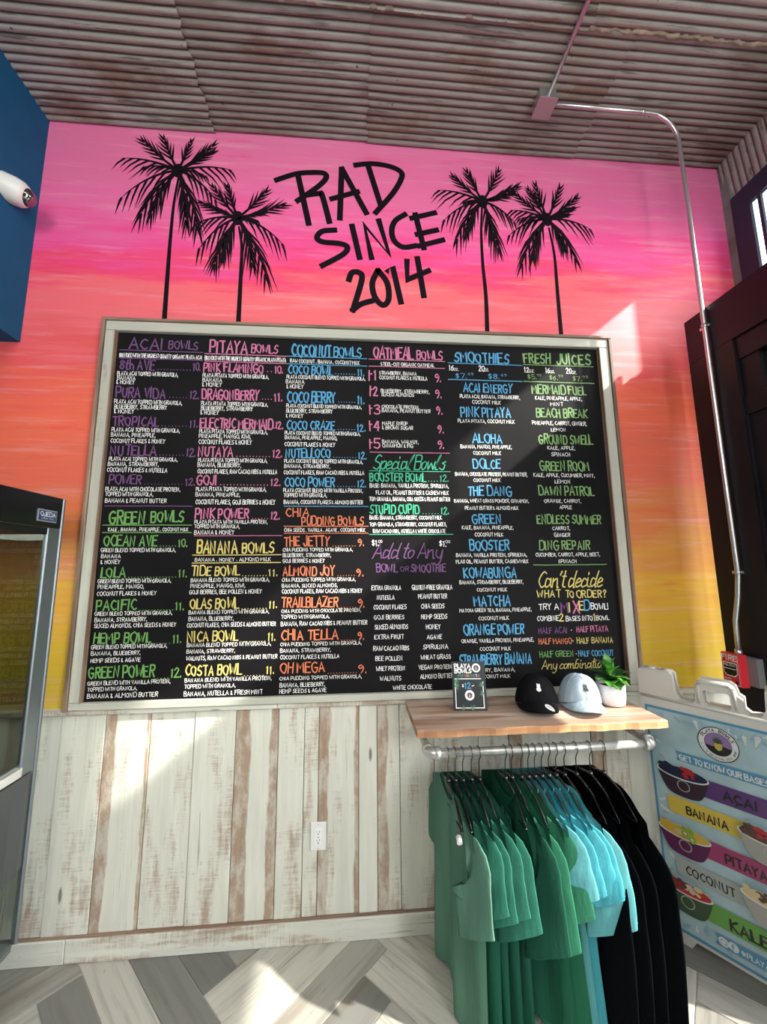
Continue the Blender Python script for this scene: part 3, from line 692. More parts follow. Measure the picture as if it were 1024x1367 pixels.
(0.354, 0.426, 1.252, 0.019, 'W', 'AGAVE', 0, 61),
(0.334, 0.454, 1.206, 0.019, 'W', 'SPIRULINA', 0, 62),
(0.321, 0.467, 1.159, 0.019, 'W', 'WHEAT GRASS', 0, 63),
(0.311, 0.471, 1.113, 0.019, 'W', 'VEGAN PROTEIN', 0, 64),
(0.317, 0.476, 1.071, 0.019, 'W', 'ALMOND BUTTER', 0, 65),
(0.187, 0.371, 1.025, 0.018, 'W', 'WHITE CHOCOLATE', 0, 66),
(0.54, 0.839, 2.69, 0.057, 'U', 'SMOOTHIES', 0, 67),
(0.504, 0.913, 2.679, 0.005, 'U', '_', 3, 67),
(0.508, 0.533, 2.639, 0.03, 'W', '16', 0, 67),
(0.533, 0.56, 2.639, 0.016, 'W', 'OZ.', 0, 67),
(0.544, 0.602, 2.596, 0.027, 'U', '$7.', 0, 67),
(0.608, 0.637, 2.614, 0.015, 'U', '49', 0, 67),
(0.671, 0.7, 2.641, 0.03, 'W', '20', 0, 67),
(0.7, 0.727, 2.642, 0.016, 'W', 'OZ.', 0, 67),
(0.723, 0.784, 2.598, 0.028, 'U', '$8.', 0, 67),
(0.79, 0.82, 2.613, 0.015, 'U', '49', 0, 67),
(0.502, 0.907, 2.585, 0.006, 'U', '_', 3, 67),
(0.583, 0.848, 2.52, 0.047, 'U', 'ACAI ENERGY', 0, 68),
(0.562, 0.89, 2.486, 0.019, 'W', 'PLAYA ACAI, BANANA, STRAWBERRY,', 0, 68),
(0.628, 0.781, 2.455, 0.019, 'W', 'COCONUT MILK', 0, 68),
(0.564, 0.833, 2.382, 0.05, 'U', 'PINK PITAYA', 0, 69),
(0.546, 0.852, 2.349, 0.018, 'W', 'PLAYA PITAYA, COCONUT MILK', 0, 69),
(0.621, 0.779, 2.24, 0.047, 'U', 'ALOHA', 0, 70),
(0.555, 0.829, 2.209, 0.018, 'W', 'BANANA, MANGO, PINEAPPLE,', 0, 70),
(0.622, 0.768, 2.175, 0.018, 'W', 'COCONUT MILK', 0, 70),
(0.619, 0.761, 2.102, 0.048, 'U', 'DOLCE', 0, 71),
(0.521, 0.904, 2.062, 0.018, 'W', 'BANANA, CHOCOLATE PROTEIN, PEANUT BUTTER,', 0, 71),
(0.616, 0.76, 2.031, 0.017, 'W', 'COCONUT MILK', 0, 71),
(0.585, 0.813, 1.958, 0.047, 'U', 'THE DANG', 0, 72),
(0.511, 0.904, 1.922, 0.017, 'W', 'BANANA, WHEAT GRASS POWDER, CINNAMON,', 0, 72),
(0.566, 0.846, 1.885, 0.017, 'W', 'PEANUT BUTTER & ALMOND MILK', 0, 72),
(0.602, 0.751, 1.814, 0.046, 'U', 'GREEN', 0, 73),
(0.546, 0.814, 1.784, 0.017, 'W', 'KALE, BANANA, PINEAPPLE,', 0, 73),
(0.611, 0.758, 1.748, 0.018, 'W', 'COCONUT MILK', 0, 73),
(0.584, 0.785, 1.679, 0.048, 'U', 'BOOSTER', 0, 74),
(0.511, 0.876, 1.645, 0.017, 'W', 'BANANA, VANILLA PROTEIN, SPIRULINA,', 0, 74),
(0.51, 0.882, 1.613, 0.017, 'W', 'FLAX OIL, PEANUT BUTTER, CASHEW MILK', 0, 74),
(0.548, 0.813, 1.542, 0.047, 'U', 'KOWABUNGA', 0, 75),
(0.524, 0.849, 1.511, 0.017, 'W', 'BANANA, STRAWBERRY, BLUEBERRY,', 0, 75),
(0.61, 0.762, 1.474, 0.016, 'W', 'COCONUT MILK', 0, 75),
(0.594, 0.775, 1.403, 0.048, 'U', 'MATCHA', 0, 76),
(0.519, 0.883, 1.375, 0.016, 'W', 'MATCHA GREEN TEA, BANANA, PINEAPPLE,', 0, 76),
(0.613, 0.764, 1.336, 0.016, 'W', 'COCONUT MILK', 0, 76),
(0.538, 0.837, 1.268, 0.046, 'U', 'ORANGE POWER', 0, 77),
(0.523, 0.885, 1.23, 0.016, 'W', 'ORANGE, VANILLA PROTEIN, PINEAPPLE,', 0, 77),
(0.613, 0.766, 1.191, 0.016, 'W', 'COCONUT MILK', 0, 77),
(0.508, 0.867, 1.128, 0.045, 'U', 'STRAWBERRY BANANA', 0, 78),
(0.509, 0.782, 1.093, 0.016, 'W', 'STRAWBERRY, BANANA,', 0, 78),
(0.595, 0.756, 1.064, 0.015, 'W', 'COCONUT MILK', 0, 78),
(0.927, 1.073, 2.698, 0.055, 'L', 'FRESH', 0, 79),
(1.113, 1.306, 2.698, 0.059, 'L', 'JUICES', 0, 79),
(0.922, 1.32, 2.684, 0.005, 'L', '_', 3, 79),
(0.925, 0.951, 2.642, 0.03, 'W', '12', 0, 79),
(0.951, 0.981, 2.642, 0.016, 'W', 'OZ.', 0, 79),
(0.942, 0.992, 2.604, 0.027, 'L', '$5.', 0, 79),
(0.995, 1.017, 2.619, 0.015, 'L', '99', 0, 79),
(1.045, 1.068, 2.643, 0.03, 'W', '16', 0, 79),
(1.068, 1.097, 2.642, 0.016, 'W', 'OZ.', 0, 79),
(1.064, 1.112, 2.602, 0.027, 'L', '$6.', 0, 79),
(1.116, 1.14, 2.618, 0.015, 'L', '99', 0, 79),
(1.163, 1.191, 2.643, 0.03, 'W', '20', 0, 79),
(1.191, 1.221, 2.641, 0.017, 'W', 'OZ.', 0, 79),
(1.197, 1.25, 2.6, 0.028, 'L', '$7.', 0, 79),
(1.255, 1.282, 2.617, 0.015, 'L', '99', 0, 79),
(0.918, 1.317, 2.586, 0.006, 'L', '_', 3, 79),
(0.961, 1.262, 2.522, 0.047, 'L', 'MERMAID FUEL', 0, 80),
(0.976, 1.24, 2.487, 0.019, 'W', 'KALE, PINEAPPLE, APPLE,', 0, 80),
(1.059, 1.128, 2.454, 0.019, 'W', 'MINT', 0, 80),
(0.977, 1.26, 2.389, 0.047, 'L', 'BEACH BREAK', 0, 81),
(0.95, 1.253, 2.346, 0.019, 'W', 'PINEAPPLE, CARROT, GINGER,', 0, 81),
(1.052, 1.133, 2.31, 0.018, 'W', 'LEMON', 0, 81),
(0.982, 1.275, 2.241, 0.048, 'L', 'GROUND SWELL', 0, 82),
(1.025, 1.178, 2.209, 0.018, 'W', 'KALE, APPLE,', 0, 82),
(1.044, 1.146, 2.173, 0.019, 'W', 'SPINACH', 0, 82),
(0.979, 1.246, 2.095, 0.049, 'L', 'GREEN ROOM', 0, 83),
(0.939, 1.273, 2.06, 0.018, 'W', 'KALE, APPLE, CUCUMBER, MINT,', 0, 83),
(1.052, 1.136, 2.026, 0.018, 'W', 'LEMON', 0, 83),
(0.963, 1.258, 1.962, 0.046, 'L', 'DAWN PATROL', 0, 84),
(0.987, 1.187, 1.923, 0.017, 'W', 'ORANGE, CARROT,', 0, 84),
(1.069, 1.133, 1.89, 0.017, 'W', 'APPLE', 0, 84),
(0.944, 1.284, 1.813, 0.043, 'L', 'ENDLESS SUMMER', 0, 85),
(1.021, 1.115, 1.78, 0.017, 'W', 'CARROT,', 0, 85),
(1.029, 1.112, 1.745, 0.018, 'W', 'GINGER', 0, 85),
(0.946, 1.213, 1.68, 0.044, 'L', 'DING REPAIR', 0, 86),
(0.923, 1.265, 1.645, 0.017, 'W', 'CUCUMBER, CARROT, APPLE, BEET,', 0, 86),
(1.04, 1.135, 1.611, 0.017, 'W', 'SPINACH', 0, 86),
(0.909, 1.295, 1.599, 0.005, 'L', '_', 3, 86),
(0.923, 1.261, 1.49, 0.079, 'Y', "Can't decide", 1, 87),
(0.917, 1.036, 1.441, 0.034, 'Y', 'WHAT', 0, 87),
(1.067, 1.108, 1.438, 0.034, 'Y', 'TO', 0, 87),
(1.124, 1.278, 1.438, 0.035, 'Y', 'ORDER?', 0, 87),
(0.921, 1.023, 1.381, 0.027, 'W', 'TRY A', 0, 88),
(1.037, 1.075, 1.365, 0.052, 'P', 'M', 0, 88),
(1.08, 1.09, 1.37, 0.045, 'Y', 'I', 0, 88),
(1.1, 1.129, 1.364, 0.054, 'K', 'X', 0, 88),
(1.134, 1.155, 1.375, 0.043, 'Y', 'E', 0, 88),
(1.158, 1.184, 1.373, 0.045, 'U', 'D', 0, 88),
(1.194, 1.286, 1.378, 0.029, 'W', 'BOWL!', 0, 88),
(0.91, 1.021, 1.327, 0.023, 'W', 'COMBINE', 0, 89),
(1.025, 1.046, 1.323, 0.037, 'Y', '2', 0, 89),
(1.058, 1.196, 1.324, 0.022, 'W', 'BASES INTO', 0, 89),
(1.202, 1.213, 1.322, 0.036, 'Y', '1', 0, 89),
(1.217, 1.283, 1.325, 0.022, 'W', 'BOWL', 0, 89),
(0.913, 1.06, 1.266, 0.027, 'P', 'HALF ACAI', 0, 90),
(1.11, 1.272, 1.269, 0.027, 'K', 'HALF PITAYA', 0, 91),
(0.911, 1.077, 1.215, 0.026, 'O', 'HALF MANGO', 0, 92),
(1.107, 1.293, 1.215, 0.026, 'Y', 'HALF BANANA', 0, 93),
(0.912, 1.084, 1.154, 0.026, 'G', 'HALF GREEN', 0, 94),
(1.109, 1.29, 1.153, 0.026, 'U', 'HALF COCONUT', 0, 95),
(1.079, 1.085, 1.277, 0.006, 'W', '.', 2, 95),
(1.083, 1.089, 1.225, 0.006, 'W', '.', 2, 95),
(1.095, 1.101, 1.163, 0.006, 'W', '.', 2, 95),
(0.917, 1.246, 1.097, 0.042, 'Y', 'Any combination', 1, 96)]
RAD = [('s', [(-0.319, 3.798), (-0.257, 3.508)]), ('s', [(-0.441, 3.774), (-0.334, 3.822), (-0.245, 3.838), (-0.175, 3.838), (-0.165, 3.804), (-0.214, 3.743), (-0.32, 3.649)]), ('s', [(-0.292, 3.683), (-0.203, 3.703), (-0.183, 3.688), (-0.142, 3.527)]), ('s', [(-0.075, 3.875), (-0.079, 3.713), (-0.083, 3.553)]), ('s', [(-0.073, 3.876), (0.066, 3.598)]), ('s', [(-0.129, 3.675), (0.016, 3.731)]), ('s', [(0.082, 3.894), (0.147, 3.66)]), ('s', [(0.006, 3.908), (0.097, 3.925), (0.2, 3.916), (0.267, 3.885), (0.271, 3.838), (0.219, 3.735), (0.121, 3.604)]), ('s', [(-0.112, 3.475), (-0.18, 3.463), (-0.209, 3.423), (-0.179, 3.397), (-0.082, 3.392), (-0.041, 3.373), (-0.062, 3.327), (-0.177, 3.25)]), ('s', [(-0.014, 3.508), (0.028, 3.311)]), ('l', [(0.095, 3.315), (0.056, 3.518), (0.194, 3.341), (0.138, 3.552)]), ('s', [(0.288, 3.602), (0.232, 3.558), (0.211, 3.494), (0.225, 3.428), (0.274, 3.392), (0.343, 3.404)]), ('s', [(0.349, 3.606), (0.393, 3.394)]), ('s', [(0.328, 3.582), (0.462, 3.625)]), ('s', [(0.357, 3.479), (0.47, 3.513)]), ('s', [(0.37, 3.406), (0.504, 3.451)]), ('s', [(-0.03, 3.172), (-0.013, 3.216), (0.026, 3.218), (0.041, 3.176), (-0.007, 2.991)]), ('s', [(-0.007, 2.991), (0.036, 3.027), (0.094, 3.049)]), ('s', [(0.129, 3.235), (0.099, 3.158), (0.113, 3.073), (0.157, 3.027), (0.189, 3.066), (0.182, 3.162), (0.134, 3.235)]), ('l', [(0.188, 3.238), (0.213, 3.267), (0.257, 3.05)]), ('l', [(0.295, 3.305), (0.296, 3.19), (0.417, 3.251)]), ('s', [(0.355, 3.325), (0.386, 3.095)])]
PALMS = [((-0.98, 3.791), [(-1.074, 4.0), (-0.921, 3.991), (-1.185, 3.973), (-0.795, 3.978), (-1.287, 3.845), (-0.797, 3.932), (-1.283, 3.574), (-0.686, 3.815), (-1.166, 3.474), (-1.107, 3.489), (-0.757, 3.601), (-0.855, 3.425), (-0.917, 3.459), (-1.172, 3.798), (-0.822, 3.764)], [(-0.974, 3.752), (-0.989, 3.573), (-0.993, 3.357), (-0.993, 3.147), (-0.992, 2.898)]), ((-0.644, 3.515), [(-0.71, 3.716), (-0.791, 3.71), (-0.493, 3.699), (-0.851, 3.6), (-0.393, 3.616), (-0.88, 3.456), (-0.852, 3.291), (-0.76, 3.202), (-0.711, 3.247), (-0.382, 3.352), (-0.479, 3.154), (-0.552, 3.224), (-0.534, 3.506), (-0.498, 3.564), (-0.764, 3.567)], [(-0.635, 3.456), (-0.615, 3.338), (-0.613, 3.168), (-0.614, 2.894)]), ((0.751, 3.72), [(0.663, 3.921), (0.86, 3.942), (0.574, 3.881), (0.479, 3.776), (0.968, 3.84), (0.502, 3.564), (0.578, 3.434), (0.646, 3.5), (0.948, 3.578), (0.832, 3.397), (0.797, 3.468), (0.941, 3.789), (0.635, 3.706), (0.85, 3.749)], [(0.745, 3.677), (0.733, 3.517), (0.733, 3.309), (0.742, 3.107), (0.739, 2.89)]), ((1.138, 3.629), [(1.079, 3.865), (1.032, 3.828), (1.234, 3.855), (0.955, 3.784), (1.335, 3.79), (0.914, 3.673), (1.412, 3.572), (0.885, 3.49), (0.955, 3.291), (1.031, 3.357), (1.299, 3.352), (1.227, 3.432), (1.304, 3.716), (0.96, 3.617), (1.27, 3.67)], [(1.145, 3.565), (1.165, 3.396), (1.166, 3.189), (1.168, 2.893)])]

# ------------------------------------------------------------------ the setting
def struct(name, mb, m, along=None, **p): return mb.build(name, m, None, along=along, kind='structure', **p)
XL, XR, ZC = -1.68, 2.28, 4.07
wall = MB().box(-3.1, XR+.15, 0, .12, 0, ZC+.1)
wall_back = struct('wall_back', wall, MURAL)
wl = MB().box(-3.1, XL, -5, 0, 2.736, ZC+.1); wl.box(-3.2, -3.1, -5, .12, 0, ZC+.1)
struct('wall_left', wl, BLUEW)
struct('wall_front', MB().box(-3.2, XR+.12, -5.1, -5, 0, ZC), plain('dim_wall_paint', (.16, .155, .15), .8))
struct('ground', MB().box(-30, 30, -30, 30, -.08, -.05), plain('pavement', (.34, .33, .31), .85))
floor = struct('floor', MB().box(-3.1, XR+.1, -5, .05, -.045, -.004), GROUT)
# herringbone tiles, each its own object
def clip(poly, ax, lim, keep):
    out = []
    for i in range(len(poly)):
        a, b = poly[i-1], poly[i]; ia = (a[ax]-lim)*keep >= 0; ib = (b[ax]-lim)*keep >= 0
        if ia != ib:
            t = (lim-a[ax])/(b[ax]-a[ax]); out.append((a[0]+(b[0]-a[0])*t, a[1]+(b[1]-a[1])*t))
        if ib: out.append(b)
    return out
TW, TL = .138, .863; q2 = math.sqrt(.5)
rt_ = random.Random(3); nt_ = 0
for i in range(-3, 3):
    for j in range(-4, 17):
        ax, ay = .144+i*2*TL*q2, -.07-j*TW/q2
        bx, by = ax-TW*q2, ay-TW*q2; cx, cy = ax, ay-2*TW*q2
        for kind in (0, 1):
            if kind == 0: o, d, e = (bx, by), (-q2, -q2), (q2, -q2)     # runs down-left, end edge B-C
            else: o, d, e = (bx, by), (q2, -q2), (q2, q2)               # runs down-right, end edge B-A
            g = .0016
            cs = [(g, g), (g, TW-g), (TL-g, TW-g), (TL-g, g)]
            poly = [(o[0]+d[0]*s+e[0]*t, o[1]+d[1]*s+e[1]*t) for s, t in cs]
            for a_, l_, k_ in ((0, -2.2, 1), (0, XR-.01, -1), (1, -.004, -1), (1, -2.6, 1)):
                if len(poly) > 2: poly = clip(poly, a_, l_, k_)
            if len(poly) < 3: continue
            A2 = abs(sum(poly[k-1][0]*poly[k][1]-poly[k][0]*poly[k-1][1] for k in range(len(poly))))
            if A2 < .004: continue
            if sum(poly[k-1][0]*poly[k][1]-poly[k][0]*poly[k-1][1] for k in range(len(poly))) < 0: poly = poly[::-1]
            mb = MB(); n = len(poly); mx = sum(q[0] for q in poly)/n; my = sum(q[1] for q in poly)/n
            ins = [(x+(mx-x)*.008, y+(my-y)*.008) for x, y in poly]
            mb.v = [(x, y, -.006) for x, y in poly]+[(x, y, -.0015) for x, y in poly]+[(x, y, 0) for x, y in ins]
            mb.face(range(2*n, 3*n))
            for k in range(n):
                q = (k+1) % n; mb.face((k, q, n+q, n+k)); mb.face((n+k, n+q, 2*n+q, 2*n+k))
            ob = mb.build('tile', TILE, floor)
            uv = ob.data.uv_layers.new(name='UVMap'); dat = []
            for l in ob.data.loops:
                v = ob.data.vertices[l.vertex_index].co; rx, ry = v.x-o[0], v.y-o[1]
                dat += [rx*e[0]+ry*e[1], rx*d[0]+ry*d[1]]
            uv.data.foreach_set('uv', dat); nt_ += 1
# corrugated ceiling sheets
ceiling = struct('ceiling', MB().box(-1.9, XR+.15, -5, .1, ZC+.03, ZC+.06), plain('ceiling_void', (.03, .028, .026), .9))
def corr(x0, x1, y0, y1, z, name='metal_sheet', ragged=0, seed=0):
    rr = random.Random(seed); mb = MB(); n = int((y1-y0)/.0045); nx = max(2, int((x1-x0)/.12))
    xs = [x0+(x1-x0)*i/nx for i in range(nx+1)]
    ph = [[rr.uniform(-1, 1)*.0012 for _ in xs] for _ in range(n+1)]
    def F(u, v):
        i = round(u*nx); y = y0+(y1-y0)*v
        w = abs(math.sin(pi*y/.036))**.6
        x = xs[i]
        if ragged and i in (0, nx): x += .006*math.sin(y*37+seed)+.004*math.sin(y*91)
        return (x, y, z-.013*w+.004*math.sin(x*2.1+y*3+seed)+ph[round(v*n)][i])
    mb.grid(F, nx, n, flip=True)
    return mb.build(name, RUST, ceiling)
corr(-1.70, -.79, -.95, .0, ZC-.010, ragged=1, seed=1)
corr(-.80, .085, -.585, 0, ZC, ragged=1, seed=2); corr(.07, 1.32, -.575, 0, ZC-.004, ragged=1, seed=3); corr(1.31, XR+.01, -.58, 0, ZC, ragged=1, seed=4)
corr(-.82, 1.075, -1.75, -.565, ZC-.014, ragged=1, seed=5); corr(1.06, XR+.01, -1.75, -.57, ZC-.010, ragged=1, seed=6)
corr(-1.70, -.79, -1.85, -.94, ZC-.016, ragged=1, seed=7)
for k, y in enumerate((-2.9, -4.0, -5.0)):
    for a, b in ((-1.7, -.3), (-.31, 1.0), (.99, XR)): corr(a, b, y, y+1.16, ZC-.01+.004*(k % 2), seed=9+k)
# torn, rust-lipped overlap edges of the sheets
def lip(x0, x1, y, z, seed):
    rr = random.Random(seed); mb = MB(); n = int((x1-x0)/.02); o = [rr.uniform(-.006, .006) for _ in range(n+1)]; h = [rr.uniform(-.004, .006) for _ in range(n+1)]
    mb.grid(lambda u, v: (x0+(x1-x0)*u, y+o[round(u*n)]+[0, .012, .016][round(v*2)], z-[0, .014, .002][round(v*2)]-h[round(u*n)]), n, 2)
    mb.build('sheet_edge', plain('rust_edge', (.34, .26, .19), .8, var=.5, vscale=14), ceiling)
lip(-.8, 1.06, -.575, ZC-.012, 4); lip(1.08, XR, -.58, ZC-.008, 5)
# right side: concrete end strip, corrugated cove, clerestory, low windows
wr = MB(); wr.box(XR, XR+.12, -.05, 0, 0, ZC); wr.box(XR+.02, XR+.12, -5, -.05, 2.45, 3.18); wr.box(XR+.02, XR+.12, -3.6, -1.78, 0, ZC); wr.box(XR+.02, XR+.12, -5, -3.6, 3.2, ZC); wr.box(XR+.02, XR+.12, -5, -3.6, 0, .3)
wr.box(XR+.02, XR+.12, -.6, -.36, 0, 2.45); wr.box(XR+.02, XR+.12, -.36, -.05, 0, .3); wr.box(XR+.02, XR+.12, -.36, -.05, 2.12, 2.45)
wall_right = struct('wall_right', wr, CONC)
mb = MB(); n = 420
def cove(u, v):
    y = -.02-1.9*v; w = abs(math.sin(pi*y/.036))**.6
    return (XR-.005+.03*u-.010*w*.9, y, ZC-.002-.30*u-.004*w)
mb.grid(cove, 3, n); mb.build('metal_sheet', RUST, wall_right)
mb.v = []
fr = MB(); X = XR-.004
fr.box(X, X+.03, -1.78, -.05, 3.675, 3.79); fr.box(X, X+.03, -1.78, -.05, 3.10, 3.22); fr.box(X, X+.02, -.150, -.05, 3.22, 3.675)
fr.box(X, X+.03, -1.78, -1.70, 3.22, 3.675)
for y in (-.2, -.56, -.93, -1.30): fr.box(X, X+.015, y-.009, y+.009, 3.22, 3.675)
w1 = struct('window_1', fr, STEELF)
MB().box(X+.016, X+.018, -1.70, -.15, 3.22, 3.675).build('pane', GLASS, w1)
fr = MB(); fr.box(X+.02, X+.09, -.36, -.335, .3, 2.12); fr.box(X+.02, X+.09, -.08, -.05, .3, 2.12); fr.box(X+.02, X+.09, -.335, -.08, .3, .34); fr.box(X+.02, X+.09, -.335, -.08, 2.08, 2.12)
w2 = struct('window_2', fr, STEELF)
MB().box(X+.05, X+.056, -.335, -.08, .34, 2.08).build('pane', glass_mat('tinted_glass', (.30, .28, .24), .05), w2)
# black door frame standing in from the mural wall
XD = 1.78
d1 = struct('door_1', MB().box(XD+.02, XD+.07, -2.29, -.39, 2.655, 2.885), BLACKP)
def dpart(name, y0, y1, z0, z1, x0=XD, x1=XD+.09, m=BLACKP):
    return MB().box(x0, x1, y0, y1, z0, z1).build(name, m, d1)
dpart('door_post', -.38, -.145, 0, 2.65); dpart('door_header', -2.7, -.145, 2.652, 2.89, XD, XD+.019)
dpart('door_roof', -2.7, -.145, 2.80, 2.885, XD+.075, XR+.02); dpart('door_post', -2.7, -2.3, 0, 2.65)
dpart('transom_frame', -2.3, -.382, 2.545, 2.65, XD+.012, XD+.07); dpart('transom_frame', -2.3, -.382, 2.275, 2.36, XD+.012, XD+.07)
dpart('transom_frame', -.468, -.382, 2.36, 2.545, XD+.02, XD+.07)
dpart('transom_glass', -2.3, -.468, 2.36, 2.545, XD+.04, XD+.046, DARKGLASS)
dpart('door_stile', -.53, -.384, .02, 2.27, XD+.02, XD+.07); dpart('door_rail', -1.5, -.53, 1.82, 2.27, XD+.02, XD+.07); dpart('door_rail', -1.5, -.53, .02, .33, XD+.02, XD+.07)
dpart('door_panel', -2.3, -1.5, .02, 2.27, XD+.02, XD+.07); dpart('door_glass', -1.5, -.53, .33, 1.82, XD+.04, XD+.046, GLASS)
dpart('door_bead', -.388, -.380, .02, 2.27, XD+.005, XD+.02)
# wainscot planks, chair rail, baseboard
xs = [-3.05, -2.8, -2.6, -2.36, -2.13, -1.9, -1.67, -1.445, -1.288, -1.102, -.909, -.717, -.535, -.343, -.225, -.159, .025, .11, .215, .377, .591, .74, .937, 1.149, 1.33, 1.52, 1.71, 1.90, 2.09, 2.275]
prop = {-1.445: (.05, 0, 0), -1.288: (.0, 0, 0), -1.102: (-.03, .028, 0), -.909: (0, .0, .0), -.717: (.035, 0, 0), -.535: (-.04, .05, .0), -.343: (.02, 0, 0), -.225: (.06, 0, 0),
        -.159: (.0, .034, .030), .025: (-.05, 0, .0), .11: (.02, .034, .0), .215: (.06, 0, .0), .377: (.03, .0, .0), .591: (.06, 0, 0), .74: (0, .05, 0), .937: (-.02, 0, 0), 1.149: (.05, .05, 0), 1.33: (-.08, 0, 0),
        1.52: (-.08, 0, 0), 1.71: (-.08, 0, 0), 1.9: (-.06, 0, 0)}
e2 = {-1.102: .026, -.535: .052}
for i in range(len(xs)-1):
    a, b = xs[i], xs[i+1]; w, e, f = prop.get(a, (.02, 0, 0)); f = e2.get(a, f)
    y = -.012-[0, .003, .001, .004, .002][i % 5]
    p = MB().bbox(a+.0012, b-.0012, y, 0, .085, .962, .002).build('plank', WOOD, wall_back, along='z')
    # UV across = x + y
    p['wear'] = w; p['x0'] = a; p['edge'] = e if e else -1.0; p['x1'] = b; p['edge2'] = f if f else -1.0
def hplank(name, a, b, y0, z0, z1, parent, wear=.02, mat=None, bev=.003):
    p = MB().bbox(a, b, y0, -.001, z0, z1, bev).build(name, mat or WOOD, parent, along='x')
    p['wear'] = wear; p['x0'] = -90.0; p['edge'] = -1.0; p['x1'] = 90.0; p['edge2'] = -1.0
    return p
rail = struct('trim_1', MB().box(-3.05, -2.9, -.02, -.001, .962, .985), WOOD, along='x')
for a, b in ((-2.9, -1.30), (-1.298, -.35), (-.348, .30), (.302, 1.45), (1.452, 2.275)): hplank('rail_board', a, b, -.034, .960, .982, rail, .05)
bb = struct('baseboard_back', MB().box(-3.05, -2.9, -.02, -.001, 0, .09), WOOD, along='x')
for a, b, w in ((-2.9, -1.182, -.02), (-1.18, .52, .035), (.522, 2.275, .0)): hplank('board', a, b, -.027, .0, .088, bb, w)
hplank('cap_strip', -2.9, 2.275, -.021, .0885, .098, bb, .10, BROWN, .001)

# mural art: painted flat on the wall
Pw = lambda a, b: (a, -.0012, b)
for kind, pts in RAD:
    pass
mb = MB()
for kind, pts in RAD: mb.ribbon(smooth(pts, 6) if kind == 's' and len(pts) > 2 else pts, .033, Pw)
mb.build('painted_lettering', INK, wall_back)
for pi_, (c, tips, tr) in enumerate(PALMS):
    mb = MB(); rr = random.Random(20+pi_)
    t = smooth(tr, 6); mb.ribbon(t, .02, Pw, taper=[.55+.75*i/len(t) for i in range(len(t)+1)])
    mb.disc(c, .03, .045, Pw)
    for tx, tz in tips:
        dx, dz = tx-c[0], tz-c[1]; L = math.hypot(dx, dz)
        droop = dz < L*.25
        mid = (c[0]+dx*.55, c[1]+dz*.42+L*(.17 if droop else .03)) if dz > -L*.9 else (c[0]+dx*.75, c[1]+dz*.45)
        sp = []
        for k in range(15):
            u = k/14; sp.append(((1-u)**2*c[0]+2*u*(1-u)*mid[0]+u*u*tx, (1-u)**2*c[1]+2*u*(1-u)*mid[1]+u*u*tz))
        mb.ribbon(sp, .014, Pw, taper=[1.05*(1-(k/14)**1.5)+.12 for k in range(15)], ext=False)
        for k in range(2, 14):
            u = k/14; p = sp[k]; q = sp[k+1]; ta = math.atan2(q[1]-p[1], q[0]-p[0])
            for side in (-1, 1):
                if droop and side*dx > 0 and dz > -L*.85: continue   # leaflets hang from the lower side
                if (not droop and u < .25) or (k+side) % 2: continue
                ll = L*(.62 if droop else .46)*(1-abs(u-.45)*1.1)*rr.uniform(.7, 1.15)
                if ll <= 0: continue
                an = ta+side*rr.uniform(.42, .62)*(1-.5*u)
                gx, gz = math.cos(an), math.sin(an)-(.55 if droop else .05)
                l2 = math.hypot(gx, gz); gx, gz = gx/l2, gz/l2
                e = (p[0]+gx*ll, p[1]+gz*ll-(.12*ll if droop else 0)); md = (p[0]+gx*ll*.55, p[1]+gz*ll*.5+.0*ll)
                mb.ribbon([p, md, e], .0135, Pw, taper=[1.0, .75, .06], ext=False)
    mb.build('painted_palm', INK, wall_back)

# ------------------------------------------------------------------ menu board
BX0, BX1, BZ0, BZ1 = -1.264, 1.420, .983, 2.857
board = thing('menu_board', 'large black chalkboard menu in a whitewashed plank frame on the sunset wall', 'menu board', (.08, 0, .983))
def off(o): return tuple(-v for v in o.location)
MB().box(-1.20, 1.352, -.030, -.001, 1.0, 2.80).build('slate', SLATE, board, off(board))
def brail(nm, x0, x1, y0, z0, z1, along, mat, wear=0, bev=.003):
    p = MB().bbox(x0, x1, y0, -.001, z0, z1, bev).build(nm, mat, board, off(board), along=along)
    p['wear'] = wear; p['x0'] = -90.0; p['edge'] = -1.0; p['x1'] = 90.0; p['edge2'] = -1.0
brail('frame_rail', BX0+.018, BX1-.018, -.052, 2.79, BZ1-.016, 'x', WOODF, -.03)
brail('frame_rail', BX0+.018, -1.195, -.052, 1.017, 2.789, 'z', WOODF, -.03)
brail('frame_rail', 1.346, BX1-.018, -.052, 1.017, 2.789, 'z', WOODF, -.05)
brail('frame_rail', BX0+.018, BX1-.018, -.052, .985, 1.016, 'x', WOODF, -.08)
brail('edge_trim', BX0, BX0+.0175, -.060, BZ0, BZ1-.0165, 'z', BROWN); brail('edge_trim', BX1-.0175, BX1, -.060, BZ0, BZ1-.0165, 'z', BROWN)
brail('edge_trim', BX0, BX1, -.060, BZ1-.016, BZ1, 'x', BROWN)
brail('inner_bead', -1.1995, -1.1945, -.056, 1.016, 2.79, 'z', BROWN, bev=.001); brail('inner_bead', 1.3455, 1.3505, -.056, 1.016, 2.79, 'z', BROWN, bev=.001)
Pb = lambda a, b: (a, -.0308, b)
secs = {}
for r in TEXT: secs.setdefault(r[7], []).append(r)
